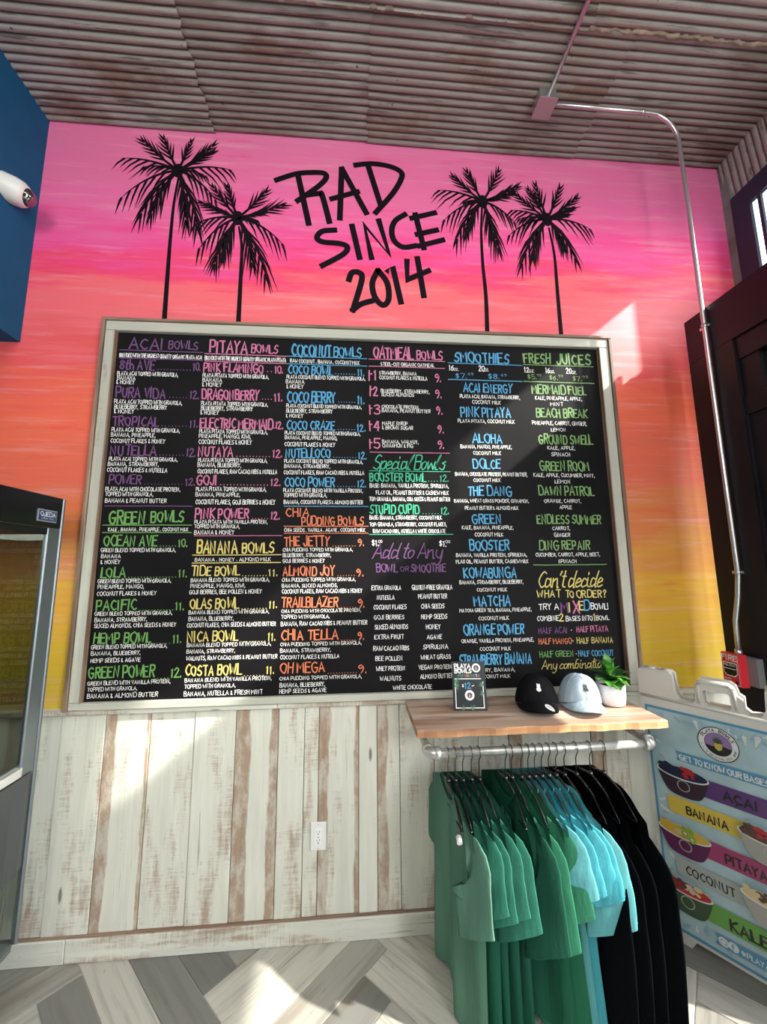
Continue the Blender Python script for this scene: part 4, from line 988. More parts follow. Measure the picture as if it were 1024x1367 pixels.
for k, rows in secs.items():
    cols = []
    for r in rows:
        if r[4] not in cols: cols.append(r[4])
    mb = MB(); rr = random.Random(k)
    for x0, x1, z, h, col, s, st, _ in rows:
        big = h > .033
        if st in (2, 3): write(mb, s, Pb, x0, x1, z, h, cols.index(col), st=st, rnd=rr)
        elif big and st == 0: write(mb, s, Pb, x0, x1, z, h, cols.index(col), .145, 0, .09, rr)
        else: write(mb, s, Pb, x0, x1, z, h, cols.index(col), .125 if st == 0 else .075, st, .08 if st == 0 else .02, rr)
    mb.build('menu_text', [CHALK[c] for c in cols], board, off(board))

# ------------------------------------------------------------------ pipe rack, shelf
RY, RZ = -.258, .841
rack = thing('pipe_rack', 'galvanised steel pipe clothes rack bolted to the whitewashed wall', 'clothes rack', (.8, 0, .8))
def rp(nm, mb, m=GALV): return mb.build(nm, m, rack, off(rack))
rp('hanging_rod', MB().tube([(.33, RY, RZ), (1.26, RY, RZ)], .0165, 20))
rp('support_pipe', MB().tube([(.35, -.272, .9225), (1.225, -.272, .9225)], .0145, 18))
for x in (.31, 1.28):
    rp('arm_pipe', MB().tube([(x, -.012, RZ), (x, RY+.02, RZ)], .0155, 18))
    f = MB(); f.tube([(x, -.013, RZ), (x, -.019, RZ)], .042, 28); f.tube([(x, -.018, RZ), (x, -.036, RZ)], [.027, .022], 20)
    fl = rp('flange', f)
    bo = MB()
    for a in range(4): bo.tube([(x+.031*math.cos(a*pi/2+.8), -.018, RZ+.031*math.sin(a*pi/2+.8)), (x+.031*math.cos(a*pi/2+.8), -.024, RZ+.031*math.sin(a*pi/2+.8))], .005, 8)
    bo.build('bolt', CONDUITM, fl)
def elbow(x, y, z, sx, r, R=.03):
    pts = []
    for k in range(9):
        a = k/8*pi/2; pts.append((x+sx*R*(1-math.cos(a)) , y+R*(1-math.sin(a)), z))
    mb = MB(); mb.tube(pts[::-1], r, 18)
    mb.tube([(x+sx*(R-.006), y, z), (x+sx*(R+.014), y, z)], r*1.17, 18); mb.tube([(x, y+R-.006, z), (x, y+R+.014, z)], r*1.17, 18)
    return mb
rp('elbow', elbow(.31, RY, RZ, 1, .0215)); rp('elbow', elbow(1.28, RY, RZ, -1, .0215))
rp('elbow', elbow(.325, -.272, .9225, 1, .0185)); rp('elbow', elbow(1.25, -.272, .9225, -1, .0185))
for x in (.325, 1.25):
    rp('arm_pipe', MB().tube([(x, -.235, .9225), (x, -.036, .9225)], .0135, 14))
shelf = MB()
def edgeF(x): return -.400+.003*math.sin(x*31)+.002*math.sin(x*77)
n = 40
for i in range(n):
    a, b = .24+1.006*i/n, .24+1.006*(i+1)/n
    shelf.quad([(a, edgeF(a)+.003, .985), (b, edgeF(b)+.003, .985), (b, -.062, .985), (a, -.062, .985)])
    shelf.quad([(a, edgeF(a), .959), (b, edgeF(b), .959), (b, edgeF(b)+.001, .982), (a, edgeF(a)+.001, .982)], 1)
    shelf.quad([(a, edgeF(a)+.001, .982), (b, edgeF(b)+.001, .982), (b, edgeF(b)+.003, .985), (a, edgeF(a)+.003, .985)], 1)
    shelf.quad([(a, -.062, .956), (b, -.062, .956), (b, edgeF(b), .959), (a, edgeF(a), .959)])
for x, fl in ((.24, 1), (1.246, -1)):
    q = [(x, edgeF(x), .959), (x, edgeF(x)+.001, .982), (x, edgeF(x)+.003, .985), (x, -.062, .985), (x, -.062, .956)]
    shelf.quad(q if fl > 0 else q[::-1], 1)
shelf.quad([(.24, -.062, .956), (.24, -.062, .985), (1.246, -.062, .985), (1.246, -.062, .956)], 1)
SHE = wood_plain('shelf_edge_grain', (.42, .20, .08), (.52, .30, .16), (.22, .10, .05), .7)
so_ = shelf.build('wall_shelf', [SHELFW, SHE], along='x')
tag(so_, 'reclaimed brown wood shelf plank on steel pipes under the menu board', 'shelf')

# ------------------------------------------------------------------ hangers and garments
HMAT = BLACKPL; WIRE = plain('hanger_wire', (.20, .19, .19), .25, .9)
hk = MB(); pts = []
for k in range(15):
    a = math.radians(-35+ (215)*k/14); pts.append((0, .0205*math.cos(a), .0205*math.sin(a)))
pts += [(0, -.019, -.012), (0, -.008, -.026), (0, 0, -.045), (0, 0, -.108)]
hk.tube(pts, .0021, 6)
hb = MB()
sh = [(0, y_, z_-.046) for y_, z_ in ((-.175, -.142), (-.155, -.125), (-.10, -.083), (-.03, -.066), (0, -.062), (.03, -.066), (.10, -.083), (.155, -.125), (.175, -.142))]
hb.tube(sh, [.004]+[.0055]*7+[.004], 8); hb.tube([(0, -.175, -.188), (0, -.15, -.197), (0, 0, -.197), (0, .15, -.197), (0, .175, -.188)], .004, 8)
nb = MB().tube([(0, 0, -.098), (0, 0, -.116)], .009, 8)
h0 = thing('coat_hanger', '', 'hanger', (0, 0, 0)); hkO = hk.build('hook', WIRE, h0); hbO = hb.build('arms', HMAT, h0); nbO = nb.build('neck', HMAT, h0)
def garment(kind, T, L, sl, ph, tw, longs=False, wob=1.0):
    """returns meshes body, sleeve near, sleeve far, neckband; local x thickness, y width (near = -y), z down from the rod"""
    zN = -.101
    def zt(y):
        a = abs(y); return zN-.006-(0 if a < .07 else (a-.07)*.47)
    def bodyF(u, v, side):
        s = 2*u-1; hw = .216+.018*v+.006*math.sin(5*v+ph); y = s*hw
        dip = (.055 if side < 0 else .012)*max(0, 1-(y/.085)**2)**.5 if abs(y) < .085 else 0
        z = (zt(y)-dip)*(1-v)+(zN-L+.012*math.sin(s*4+ph)+.03*s*s*(-1 if longs else -.2))*v
        th = T*(1-s**4)**.5*(.35+.65*min(1, v*5))*(1 if v < .97 else .9)
        A = wob*(.004+.015*v)
        fx = A*(math.sin(s*7.5+ph)+.6*math.sin(s*13+ph*2+v*2))
        cu = .035*max(0, (-s-.45)/.55)**2*min(1, v*2)
        return (side*th+fx+tw*(-s)*.035+cu, y, z)
    b = MB(); b.grid(lambda u, v: bodyF(u, v, -1), 30, 22); b.grid(lambda u, v: bodyF(u, v, 1), 30, 22, flip=True)
    out = [b]
    for sd in (-1, 1):
        def sF(u, v, sd=sd):
            a = 2*pi*u; t = v
            hang = min(1, t*2.4); hang = hang*hang*(3-2*hang)
            cy = sd*((.196 if sd < 0 else .178)+(.052 if sd < 0 else .02)*math.sin(min(1, t*1.6)*pi/2)); cz = -.246-(sl-.045)*t**1.05
            hw = .094-(.022 if not longs else .034)*hang+(0 if not longs else -.012*t)
            # across vector
            az = (1-hang)*.94+0.10*hang; ay = (1-hang)*(-sd)*.35+hang*(sd)*.80; axx = -sd*hang*.62*(1 if sd < 0 else .2)
            if sd < 0: axx = 1.45*hang*tw; ay = (1-hang)*.35-hang*.72; az = (1-hang)*.94
            else: ay *= .45 if hang > .5 else 1
            l = math.sqrt(az*az+ay*ay+axx*axx); c, s_ = math.cos(a)*hw/l, math.sin(a)
            th = (.006+.003*hang)*(1+.25*math.sin(ph+5*t)) if sd < 0 else .008
            nx, ny = ay, -axx; nl = math.hypot(nx, ny) or 1
            x = c*axx+s_*th*nx/nl*(1); y = cy+c*ay+s_*th*ny/nl
            fx = (.003+.008*t*wob)*math.sin(3*t+ph+2*math.cos(a))
            return (x+fx+(tw*.012+.008*t*tw if sd < 0 else -.004), y, cz-c*0+math.cos(a)*hw*az/l+(.030*math.cos(a)*hang if sd < 0 else 0))
        m_ = MB(); m_.grid(sF, 20, 18 if not longs else 30, closed=True)
        if not longs: # hem ring
            m_.grid(lambda u, v, sF=sF: Vector(sF(u, .915+.004*v))+Vector(((Vector(sF(u, .915))-Vector(sF(.25, .915))*.5-Vector(sF(.75, .915))*.5)*.03*math.sin(v*pi))), 20, 2, closed=True)
        out.append(m_)
    nk = MB()
    def nF(u, v):
        a = pi*u; y = .085*math.cos(a); z0 = zt(.07)-.055*math.sin(a)
        return (-T*.42*math.sin(a)-.003+.0025*math.sin(pi*v)*-1, y, z0-.016*v*(.4+.6*math.sin(a)))
    nk.grid(nF, 16, 3); out.append(nk)
    return out
COLS = {'sage': fabric('sage_cotton', (.095, .20, .145)), 'green': fabric('green_cotton', (.022, .105, .074)), 'forest': fabric('forest_cotton', (.013, .066, .042)),
        'kelly': fabric('kelly_cotton', (.024, .12, .070)), 'turq': fabric('turquoise_cotton', (.05, .26, .31)), 'aqua': fabric('aqua_cotton', (.09, .29, .31)), 'black': fabric('black_fleece', (.002, .0024, .0035))}
# x, colour, length, sleeve, thickness, twist, label
GAR = [(.385, 'sage', .72, .26, .012, .5, 'pale sage green T-shirt hanging nearest the left end of the rod'),
 (.415, 'green', .73, .21, .010, .9, 'dark green T-shirt hanging right beside the pale sage one'),
 (.446, 'green', .72, .23, .010, .9, 'second dark green T-shirt from the pale sage one'),
 (.482, 'green', .73, .22, .011, .9, 'third dark green T-shirt from the pale sage one'),
 (.515, 'green', .73, .27, .011, 1.0, 'dark green T-shirt with a low sleeve hanging left of the printed one'),
 (.625, 'forest', .665, .33, .014, .7, 'dark green T-shirt with pale print on the chest in the middle of the rod'),
 (.652, 'kelly', .70, .33, .012, 1.0, 'brighter green T-shirt hanging right of the printed one'),
 (.692, 'kelly', .72, .24, .010, .9, 'bright green T-shirt tucked against the first turquoise ones'),
 (.722, 'aqua', .72, .18, .010, .9, 'leftmost of the pale turquoise T-shirts, next to the greens'),
 (.750, 'turq', .73, .17, .010, .9, 'second turquoise T-shirt from the greens'),
 (.780, 'turq', .73, .17, .010, .9, 'middle one of the five turquoise T-shirts'),
 (.810, 'turq', .73, .19, .010, .9, 'turquoise T-shirt hanging second from the black garments'),
 (.842, 'aqua', .73, .28, .011, .8, 'turquoise T-shirt hanging against the first black garment'),
 (.878, 'black', .72, .60, .013, .35, 'leftmost black long-sleeved top, beside the turquoise T-shirts'),
 (.930, 'black', .73, .61, .014, .35, 'second black long-sleeved top from the turquoise T-shirts'),
 (.990, 'black', .74, .62, .015, .35, 'black long-sleeved top hanging third from the turquoise T-shirts'),
 (1.050, 'black', .74, .61, .017, .35, 'rightmost black long-sleeved top, grey letter on its chest')]
HL = ['the pale sage T-shirt', 'the first dark green T-shirt after the sage one', 'the second dark green T-shirt from the left', 'the third dark green T-shirt from the left', 'the dark green T-shirt left of the printed one',
 'the green T-shirt with the chest print', 'the brighter green T-shirt right of the printed one', 'the bright green T-shirt next to the turquoise ones', 'the leftmost turquoise T-shirt', 'the second turquoise T-shirt', 'the middle turquoise T-shirt', 'the fourth turquoise T-shirt',
 'the turquoise T-shirt next to the black tops', 'the leftmost black top', 'the second black top', 'the third black top', 'the rightmost black top']
pr = MB()
for i, (x, c, L, sl, T, tw, lab) in enumerate(GAR):
    lng = c == 'black'
    h = h0 if i == 0 else h0.copy()
    if i:
        COL.objects.link(h)
        for ch in (hkO, hbO, nbO):
            d = ch.copy(); COL.objects.link(d); d.parent = h
    yaw = math.radians(3+rt_.uniform(-2, 3)) - (math.radians(3) if lng else 0)
    h.location = (x, RY, RZ); h.rotation_euler[2] = yaw
    h['label'] = 'black plastic hanger with wire hook holding '+HL[i]; h['category'] = 'hanger'; h['group'] = 'hangers on the pipe rod'
    g = thing('long_sleeve_top' if lng else 'tee_shirt', lab, 'top' if lng else 'T-shirt', (x, RY, RZ), yaw, 'clothes hanging on the pipe rod')
    b, s1, s2, nk = garment(c, T, L, sl, .9+.25*i, tw, lng, wob=.8)
    b.build('body', COLS[c], g); s1.build('sleeve', COLS[c], g); s2.build('sleeve', COLS[c], g); nk.build('neckband', COLS[c], g)
    if i == 5:
        mb = MB(); Pt = lambda a, b: (-.034-.0*a, -a, b)
        for zz, s_ in ((-.215, 'PLAYA'), (-.248, 'BOWLS')): write(mb, s_, Pt, .03, .12, zz, .024, 0, .24, jit=.03)
        mb.build('chest_print', plain('pale_green_ink', (.07, .24, .17), .8), g)['label'] = 'pale green print'
    if i == 0:
        MB().tube([(-.020, -.19, -.19), (-.022, -.21, -.20)], .010, 10).build('clip', WHITEP, g)
    if i == 16:
        mb = MB(); Pt = lambda a, b: (-.030, -a, b); write(mb, 'S', Pt, .10, .125, -.29, .042, 0, .22, jit=0)
        mb.build('chest_print', plain('grey_ink', (.20, .20, .20), .8), g)['label'] = 'grey letter'

# ------------------------------------------------------------------ things on the shelf
def cap(loc, rz, mat, emb, lab, sd):
    t = thing('baseball_cap', lab, 'cap', loc, rz, 'caps on the shelf'); rr = random.Random(sd)
    R = .088
    def crown(u, v):
        a = 2*pi*u; w = v*pi/2
        r = R*math.cos(w)**.72; z = .046+.088*math.sin(w)**1.0
        dent = 1+.035*math.cos(6*a)*math.cos(w)*math.sin(2*w)*1.2
        front = .5-.5*math.cos(a-pi/2)  # 1 at -y
        y = r*math.sin(a)*1.10*dent; x = r*math.cos(a)*dent
        z -= .038*(1-front)*math.cos(w)**2; z += .006*math.sin(3*a+sd)*math.sin(w)*math.cos(w)
        z += -.026*math.cos(w)**6*(0.5-.5*math.cos(2*a))*0
        return (x, y-.012*math.sin(w), z-.014*(x/R)**2*math.cos(w))
    MB().grid(crown, 36, 14, closed=True).build('crown', mat, t)
    def brim(u, v, o=0):
        a = math.radians(-172+164*u); s = math.cos(a)
        r0 = R*.985; x = r0*math.cos(a); y = r0*1.08*math.sin(a)
        ex = .078*math.sin(pi*u)**.55
        yy = y-ex*v; xx = x*(1-.02*v)
        z = .050-.040*(xx/R)**2-.020*v*math.sin(pi*u)-o
        return (xx, yy, max(z, .0012-0*o+ (0.0 if o else .0015)))
    bm = MB(); bm.grid(lambda u, v: brim(u, v), 24, 8, flip=True); bm.grid(lambda u, v: brim(u, v, .0025), 24, 8)
    br = bm.build('brim', mat, t)
    st = MB()
    for k in range(20): pass
    cx, cy = .034, -.125
    def onb(dx, dy, h=.0012):
        x = cx+dx; u = .5+math.degrees(math.asin(max(-1, min(1, x/(R*.985)))))/164; a = math.radians(-172+164*u)
        y0 = R*.985*1.08*math.sin(a); ex = .078*math.sin(pi*u)**.55; v = max(0, min(1, (y0-(cy+dy))/ex)); p = brim(u, v); return (p[0], p[1], p[2]+h)
    n = 22; st.v = [onb(0, 0)]+[onb(.019*math.cos(2*pi*k/n), .019*math.sin(2*pi*k/n)) for k in range(n)]
    for k in range(n): st.face((0, 1+k, 1+(k+1) % n))
    for o_ in (-.004, .006): 
        for q in range(4):
            a0 = -.010+.005*q
            st.quad([onb(a0, o_, .0016), onb(a0+.005, o_, .0016), onb(a0+.005, o_+.0025, .0016), onb(a0, o_+.0025, .0016)], 1)
    st.build('brim_sticker', [WHITEP, CHALK['B']], br)
    MB().lathe([(.0, .1355), (.006, .135), (.0075, .1325)], (0, -.012, 0), 12).build('top_button', mat, t)
    seams = MB()
    for k in range(6):
        u = (k+.5)/6; seams.tube([Vector(crown(u, v/10))*1.003+Vector((0, 0, .0004)) for v in range(0, 11)], .0011, 5)
    seams.build('seam', mat, t)
    em = MB()
    def onc(dx, dz):
        v = .36+dz/.13; u = .75+dx/(2*pi*R*.8); p = Vector(crown(u, v)); q = p*1.0; q += Vector((dx*.1, -.0035, .001)); return tuple(q)
    for cx_, cz_, rx, rz_ in ((0, .0, .0085, .0085), (0, .013, .007, .008), (-.004, .021, .003, .004), (.004, .021, .003, .004)):
        k = 14; n0 = len(em.v); em.v += [onc(cx_+rx*math.cos(2*pi*j/k), cz_+rz_*math.sin(2*pi*j/k)) for j in range(k)]; em.face(range(n0, n0+k))
    em.build('embroidery', emb, t)
cap((.806, -.187, .9855), math.radians(-16), fabric('black_cap_twill', (.010, .010, .012)), WHITEP, 'black baseball cap with small white embroidery on the shelf', 1)
cap((.996, -.200, .9855), math.radians(-10), fabric('pale_blue_cap_twill', (.42, .53, .62)), CHALK['B'], 'pale blue baseball cap with small dark embroidery on the shelf', 2)

# price card
card = thing('price_card', 'small black price card reading $12 standing on the shelf', 'sign', (.500, -.217, .985), math.radians(-5))
CB_ = plain('card_black', (.012, .016, .018), .35)
tl = .10
Pc = lambda a, b, o=0: (a, -.0022-o+b*tl, b)
mb = MB(); mb.prism([(-.072, 0), (.072, 0), (.072, .128), (-.072, .128)], 0, 0, P=lambda a, b, c: (a, b*tl, b))
mb = MB()
W2, H2 = .072, .198
mb.v = [(-W2, -.002, 0), (W2, -.002, 0), (W2, -.002+H2*tl, H2), (-W2, -.002+H2*tl, H2), (-W2, .002, 0), (W2, .002, 0), (W2, .002+H2*tl, H2), (-W2, .002+H2*tl, H2)]
for f in ((0,1,2,3),(7,6,5,4),(0,4,5,1),(1,5,6,2),(2,6,7,3),(3,7,4,0)): mb.face(f)
mb.build('card_panel', CB_, card)
mb = MB(); mb.v = [(-.02, .002, 0), (.02, .002, 0), (.02, .06, 0), (-.02, .06, 0), (-.02, .004+.15*tl, .15), (.02, .004+.15*tl, .15)]
mb.face((0,1,5,4)); mb.face((1,2,5)); mb.face((0,4,3)); mb.face((3,4,5,2)); mb.build('easel_back', CB_, card)
mb = MB(); fr_ = .0035
for a0, b0, a1, b1 in ((-.060, .012, .060, .012), (-.060, .128, .052, .128), (-.060, .012, -.060, .128), (.060, .012, .060, .115)): mb.ribbon([(a0, b0), (a1, b1)], fr_, Pc, 0)
write(mb, 'PLAYA', Pc, -.060, .008, .172, .016, 0, .26, jit=0); write(mb, 'BOWLS', Pc, -.060, .012, .152, .016, 0, .26, jit=0)
mb.disc((.034, .172), .0185, .0185, Pc, 0); mb.disc((.0, .062), .0205, .0205, Pc, 0)
for cx_, cz_ in ((.034, .172), (.0, .062)):
    Pd = lambda a, b: Pc(a, b, .0004)
    mb.disc((cx_, cz_), .0115, .0115, Pd, 1); 
    for k in range(5): mb.ribbon([(cx_, cz_+.001), (cx_+(k-2)*.003, cz_+.008)], .0013, lambda a, b: Pc(a, b, .0006), 2)
    mb.disc((cx_, cz_-.003), .004, .0045, lambda a, b: Pc(a, b, .0007), 3)
for k, (ch, ci) in enumerate(zip('POPSOCKETS', (2, 2, 2, 4, 3, 5, 2, 6, 0, 4))):
    write(mb, ch, Pc, -.046+k*.0095, -.0395+k*.0095, .136, .009, ci, .2, jit=0)
write(mb, '$', Pc, -.030, -.024, .094, .012, 0, .16, jit=0); write(mb, '12', Pc, -.019, .006, .090, .022, 6, .2, jit=0); mb.ribbon([(.012, .098), (.020, .101)], .003, Pc, 0)
rr = random.Random(5)
for bx, bz, a0, s_ in ((-.062, .125, -.6, 1), (.062, .10, 2.6, 1), (-.03, .004, 1.5, 1), (.01, .004, 1.5, 1), (.062, .07, 3.3, 1), (-.062, .10, -.2, 1)):
    for k in range(6):
        a = a0+(k-2.5)*.32; l = rr.uniform(.014, .026); e = (bx+math.cos(a)*l, bz+math.sin(a)*l)
        mb.ribbon([(bx, bz), ((bx+e[0])/2, (bz+e[1])/2), e], .0028, lambda a, b: Pc(a, b, .0009), 2, [.6, 1, .1], False)
mb.build('card_print', [CHALK['W'], CHALK['P'], plain('leaf_print_green', (.10, .24, .14), .6), CHALK['Y'], CHALK['K'], CHALK['O'], CHALK['U']], card)

# potted plant
plant = thing('potted_plant', 'small leafy green plant in a white pot on the shelf', 'plant', (1.150, -.20, .985))
POT = plain('white_ceramic', (.66, .62, .60), .5)
MB().lathe([(0, 0), (.043, 0), (.052, .006), (.056, .03), (.0575, .088), (.0545, .089), (.052, .070), (0, .070)], seg=36).build('pot', POT, plant)
MB().lathe([(0.0515, .074), (.03, .077), (0, .079)], seg=20).build('soil', plain('dark_soil', (.03, .02, .014), .95, bump=1, bscale=150), plant)
def leafmat(nm, c1, c2):
    m, nt, b = newmat(nm); tc = N(nt, 'TexCoord'); v = tc.outputs['Object']
    c = mixc(nt, sstep(nt, snoise(nt, v, 30, 30, 30, 3), .35, .65), c1, c2); L_(nt, c, b.inputs['Base Color'])
    b.inputs['Roughness'].default_value = .32; b.inputs['Specular IOR Level'].default_value = .6; return m
LF = [leafmat('leaf_dark', (.012, .06, .010), (.025, .10, .018)), leafmat('leaf_mid', (.04, .18, .02), (.07, .26, .03)), leafmat('leaf_young', (.16, .42, .06), (.24, .55, .10))]
MB().tube([(0, 0, .07), (.002, 0, .12), (0, .0, .15)], .004, 8).build('stem', LF[1], plant)
def leaf(az, el, L, w, mi, z0, curl=.5, roll=0):
    w *= 1.3; L *= 1.08
    mb = MB()
    def F(u, v):
        t = v; s = 2*u-1
        hw = w*math.sin(pi*min(1, .08+t*.92)**.75)**.8*(1 if t < .98 else .2)
        a = el-curl*t
        # integrate arc
        n = 8; px = pz = 0
        for k in range(n):
            aa = el-curl*t*(k+.5)/n; px += math.cos(aa)*L*t/n; pz += math.sin(aa)*L*t/n
        x = px; y = s*hw; z = pz+abs(s)*hw*.35
        nx, nz = -math.sin(a), math.cos(a)
        x += nx*abs(s)*hw*.3
        return (x*math.cos(az)-y*math.sin(az), x*math.sin(az)+y*math.cos(az), z0+z)
    mb.grid(F, 8, 12)
    mb.tube([Vector(F(.5, k/10))+Vector((0, 0, .0006)) for k in range(11)], [.0012]*10+[.0004], 5)
    mb.build('leaf', LF[mi], plant)
rr = random.Random(11)
for az, el, L, w, mi, z0, cu in ((200, 25, .085, .028, 0, .10, .6), (160, 35, .085, .027, 0, .11, .5), (340, 30, .090, .026, 0, .11, .5), (20, 32, .085, .024, 0, .11, .5), (235, 15, .080, .027, 1, .10, .7),
    (265, 5, .072, .024, 1, .10, .8), (300, 12, .078, .022, 1, .105, .7), (320, 20, .075, .021, 1, .11, .6), (120, 60, .075, .022, 0, .12, .3), (70, 62, .075, .022, 0, .12, .3), (220, 55, .060, .017, 1, .13, .3), (310, 50, .055, .016, 1, .13, .3),
    (90, 78, .070, .018, 1, .14, .3), (190, 70, .062, .015, 1, .14, .3), (350, 72, .062, .013, 1, .14, .3), (255, 45, .042, .013, 2, .13, .5), (285, 25, .055, .015, 2, .115, 1.0)):
    leaf(math.radians(az+rr.uniform(-6, 6)), math.radians(el), L, w, mi, z0, cu)

# ------------------------------------------------------------------ A-frame sign
aS = math.radians(-34); lS = math.radians(-3)
hd = Vector((-math.sin(aS), -math.cos(aS), 0)); nbk = Vector((math.cos(aS), -math.sin(aS), 0)); US = Vector((0, 0, 1))*math.cos(lS)+nbk*math.sin(lS)
SP = Vector((1.337, -.156, .967)); nF_ = hd.cross(US).normalized()
if nF_.dot(nbk) > 0: nF_ = -nF_     # points to the camera side
sgn = thing('sandwich_board', 'white plastic A-frame sign with bowl poster standing right of the clothes rack', 'sign', tuple(SP-US*.965+hd*.25))
S0 = Vector(sgn.location)
def Ps(u, v, o=0): return tuple(SP+hd*u-US*v+nF_*o-S0)
def signpanel(back):
    # outline (u, v) with tabs and handle; v down
    o = [(-.018, .965), (-.018, -.150), (.0, -.158), (.105, -.158), (.117, -.148), (.122, -.075), (.135, -.050), (.178, -.046), (.193, -.060), (.198, -.135), (.212, -.152),
         (.305, -.152), (.322, -.140), (.330, -.110), (.345, -.100), (.345, -.060), (.360, -.046), (.395, -.050), (.408, -.075), (.413, -.148), (.425, -.158), (.530, -.158), (.545, -.150), (.545, .965),
         (.46, .965), (.44, .930), (.09, .930), (.07, .965)]
    t0 = -.0 if not back else -.042; t1 = t0-.022
    mb = MB(); P = lambda a, b, c: Ps(a, b, c)
    hole = [(.226, -.112), (.301, -.112), (.308, -.104), (.308, -.058), (.300, -.050), (.228, -.050), (.220, -.058), (.220, -.104)]
    # split outline around the handle hole with a keyhole cut
    k = 10
    pts = o[:11]+[(.262, -.152)]
    poly = o[:11]+[(.2635, -.152), (.2635, -.112)]+[hole[0]]+hole[:0:-1][0:7]+[hole[1]]
    poly = o[:11]+[(.2635, -.152), (.2635, -.112), hole[0], hole[7], hole[6], hole[5], hole[4], hole[3], hole[2], hole[1], (.2636, -.112), (.2636, -.152)]+o[11:]
    mb.prism(poly, t0, t1, P=P)
    return mb
pan = signpanel(False).build('front_panel', CREAMP, sgn); signpanel(True).build('rear_panel', CREAMP, sgn)
mb = MB()
for u in (.03, .09, .43, .50): mb.tube([Ps(u-.018, -.150, -.03), Ps(u+.018, -.150, -.03)], .014, 10)
mb.build('hinge', CREAMP, sgn)
mb = MB()
for pts in ([(.208, -.135), (.218, -.144), (.308, -.144), (.318, -.134)], [(.206, -.13), (.206, -.055)], [(.320, -.13), (.326, -.055)], [(-.012, -.04), (.54, -.04)]):
    mb.tube([Ps(u, v, .0) for u, v in pts], .0065, 8)
mb.build('moulded_rib', CREAMP, sgn)
PB = plain('poster_pale_blue', (.30, .42, .45), .5, var=.14, vscale=9)
poster = MB(); poster.prism([(0, 0), (.50, 0), (.50, .915), (0, .915)], .0006, .0022, P=lambda a, b, c: Ps(a, b, c))
po = poster.build('poster', PB, sgn)
pc = dict(blue=(.075, .27, .42), leaf=(.27, .44, .52), purple=(.10, .035, .16), yellow=(.62, .47, .07), pink=(.33, .04, .13), grey=(.36, .40, .37), green=(.12, .33, .06), white=(.66, .68, .66), black=(.012, .012, .014), lilac=(.26, .16, .36),
    berry=(.035, .018, .03), kale=(.035, .075, .03), plum=(.10, .012, .07), straw=(.42, .02, .025), bluebb=(.015, .018, .05), banana=(.62, .52, .25), kiwi=(.30, .42, .06), mango=(.60, .40, .05), choc=(.10, .045, .03), cream=(.55, .50, .38), beige=(.34, .33, .29), sky=(.30, .52, .60))
PK = list(pc); PM = [plain('print_'+k, tuple(c*.8 for c in v), .5) for k, v in pc.items()]; K = {k: i for i, k in enumerate(PK)}
mb = MB(); mb.ref = nF_; lay = [.0026]
def up(): lay[0] += .00012
def P1(u, v): return Ps(u, v, lay[0])
def Pt(u, b): return Ps(u, -b, lay[0])      # text baseline coordinate = -v
def poly(pts, c): mb.quad([P1(*p) for p in pts], K[c]); up()
for a in (((.0, .0), (.50, .0), (.50, .010), (.0, .010)), ((0, .903), (.5, .903), (.5, .915), (0, .915)), ((0, .01), (.008, .01), (.008, .903), (0, .903)), ((.492, .01), (.5, .01), (.5, .903), (.492, .903))): poly(a, 'blue')
rr = random.Random(8)
def frond(u, v, a, L, c='leaf'):
    sp = [(u+math.cos(a)*L*k/6, v+math.sin(a)*L*k/6+.2*L*(k/6)**2*.3) for k in range(7)]
    mb.ribbon(sp, .0022, P1, K[c], ext=False)
    for k in range(1, 7):
        for s in (-1, 1):
            e = (sp[k][0]+math.cos(a+s*.9)*L*.33*(1-k/9), sp[k][1]+math.sin(a+s*.9)*L*.33*(1-k/9))
            mb.ribbon([sp[k], ((sp[k][0]+e[0])/2, (sp[k][1]+e[1])/2), e], .006, P1, K[c], [.4, 1, .1], False)
for k in range(60):
    side = k % 3
    if side == 0: u, v, a = rr.uniform(.012, .03), rr.uniform(.03, .87), rr.uniform(-.9, .9)
    elif side == 1: u, v, a = rr.uniform(.03, .47), rr.uniform(.012, .03), rr.uniform(.5, 2.6)
    else: u, v, a = rr.uniform(.03, .47), rr.uniform(.87, .90), rr.uniform(-2.6, -.5)
    L = rr.uniform(.025, .05)
    if side == 0: L *= .7
    frond(u, v, a, L, 'leaf' if rr.random() < .6 else 'white'); 
    if k % 6 == 0: up()
up()
# logo roundel
lc = (.250, .094)
def disc(c, r, col, r2=None): mb.disc(c, r, r2 or r, P1, K[col], 36); up()
disc(lc, .066, 'black'); disc(lc, .063, 'white'); disc(lc, .044, 'black'); disc(lc, .0425, 'lilac')
n0 = [(lc[0]+.0425*math.cos(a), lc[1]+.0425*math.sin(a)) for a in [math.radians(12+156*k/14) for k in range(15)]]
poly([n0[0]]+[(lc[0]+.02, lc[1]+.004), (lc[0]-.02, lc[1]+.012)]+n0[:0:-1], 'black')
poly([(lc[0]+.013*math.cos(2*pi*k/14), lc[1]+.008+.016*math.sin(2*pi*k/14)) for k in range(14)], 'yellow')
for k in range(-2, 3): mb.ribbon([(lc[0]+k*.006-.006, lc[1]-.004), (lc[0]+k*.006+.006, lc[1]+.022)], .0012, P1, K['kale'], ext=False)
up()
for k in range(9):
    a = -pi/2+(k-4)*.33; L = .028-.002*abs(k-4); e = (lc[0]+math.cos(a)*L, lc[1]-.006+math.sin(a)*L)
    mb.ribbon([(lc[0], lc[1]-.004), ((lc[0]+e[0])/2, (lc[1]+e[1])/2-.002), e], .005, P1, K['kale'], [.6, 1, .1], False)
up()
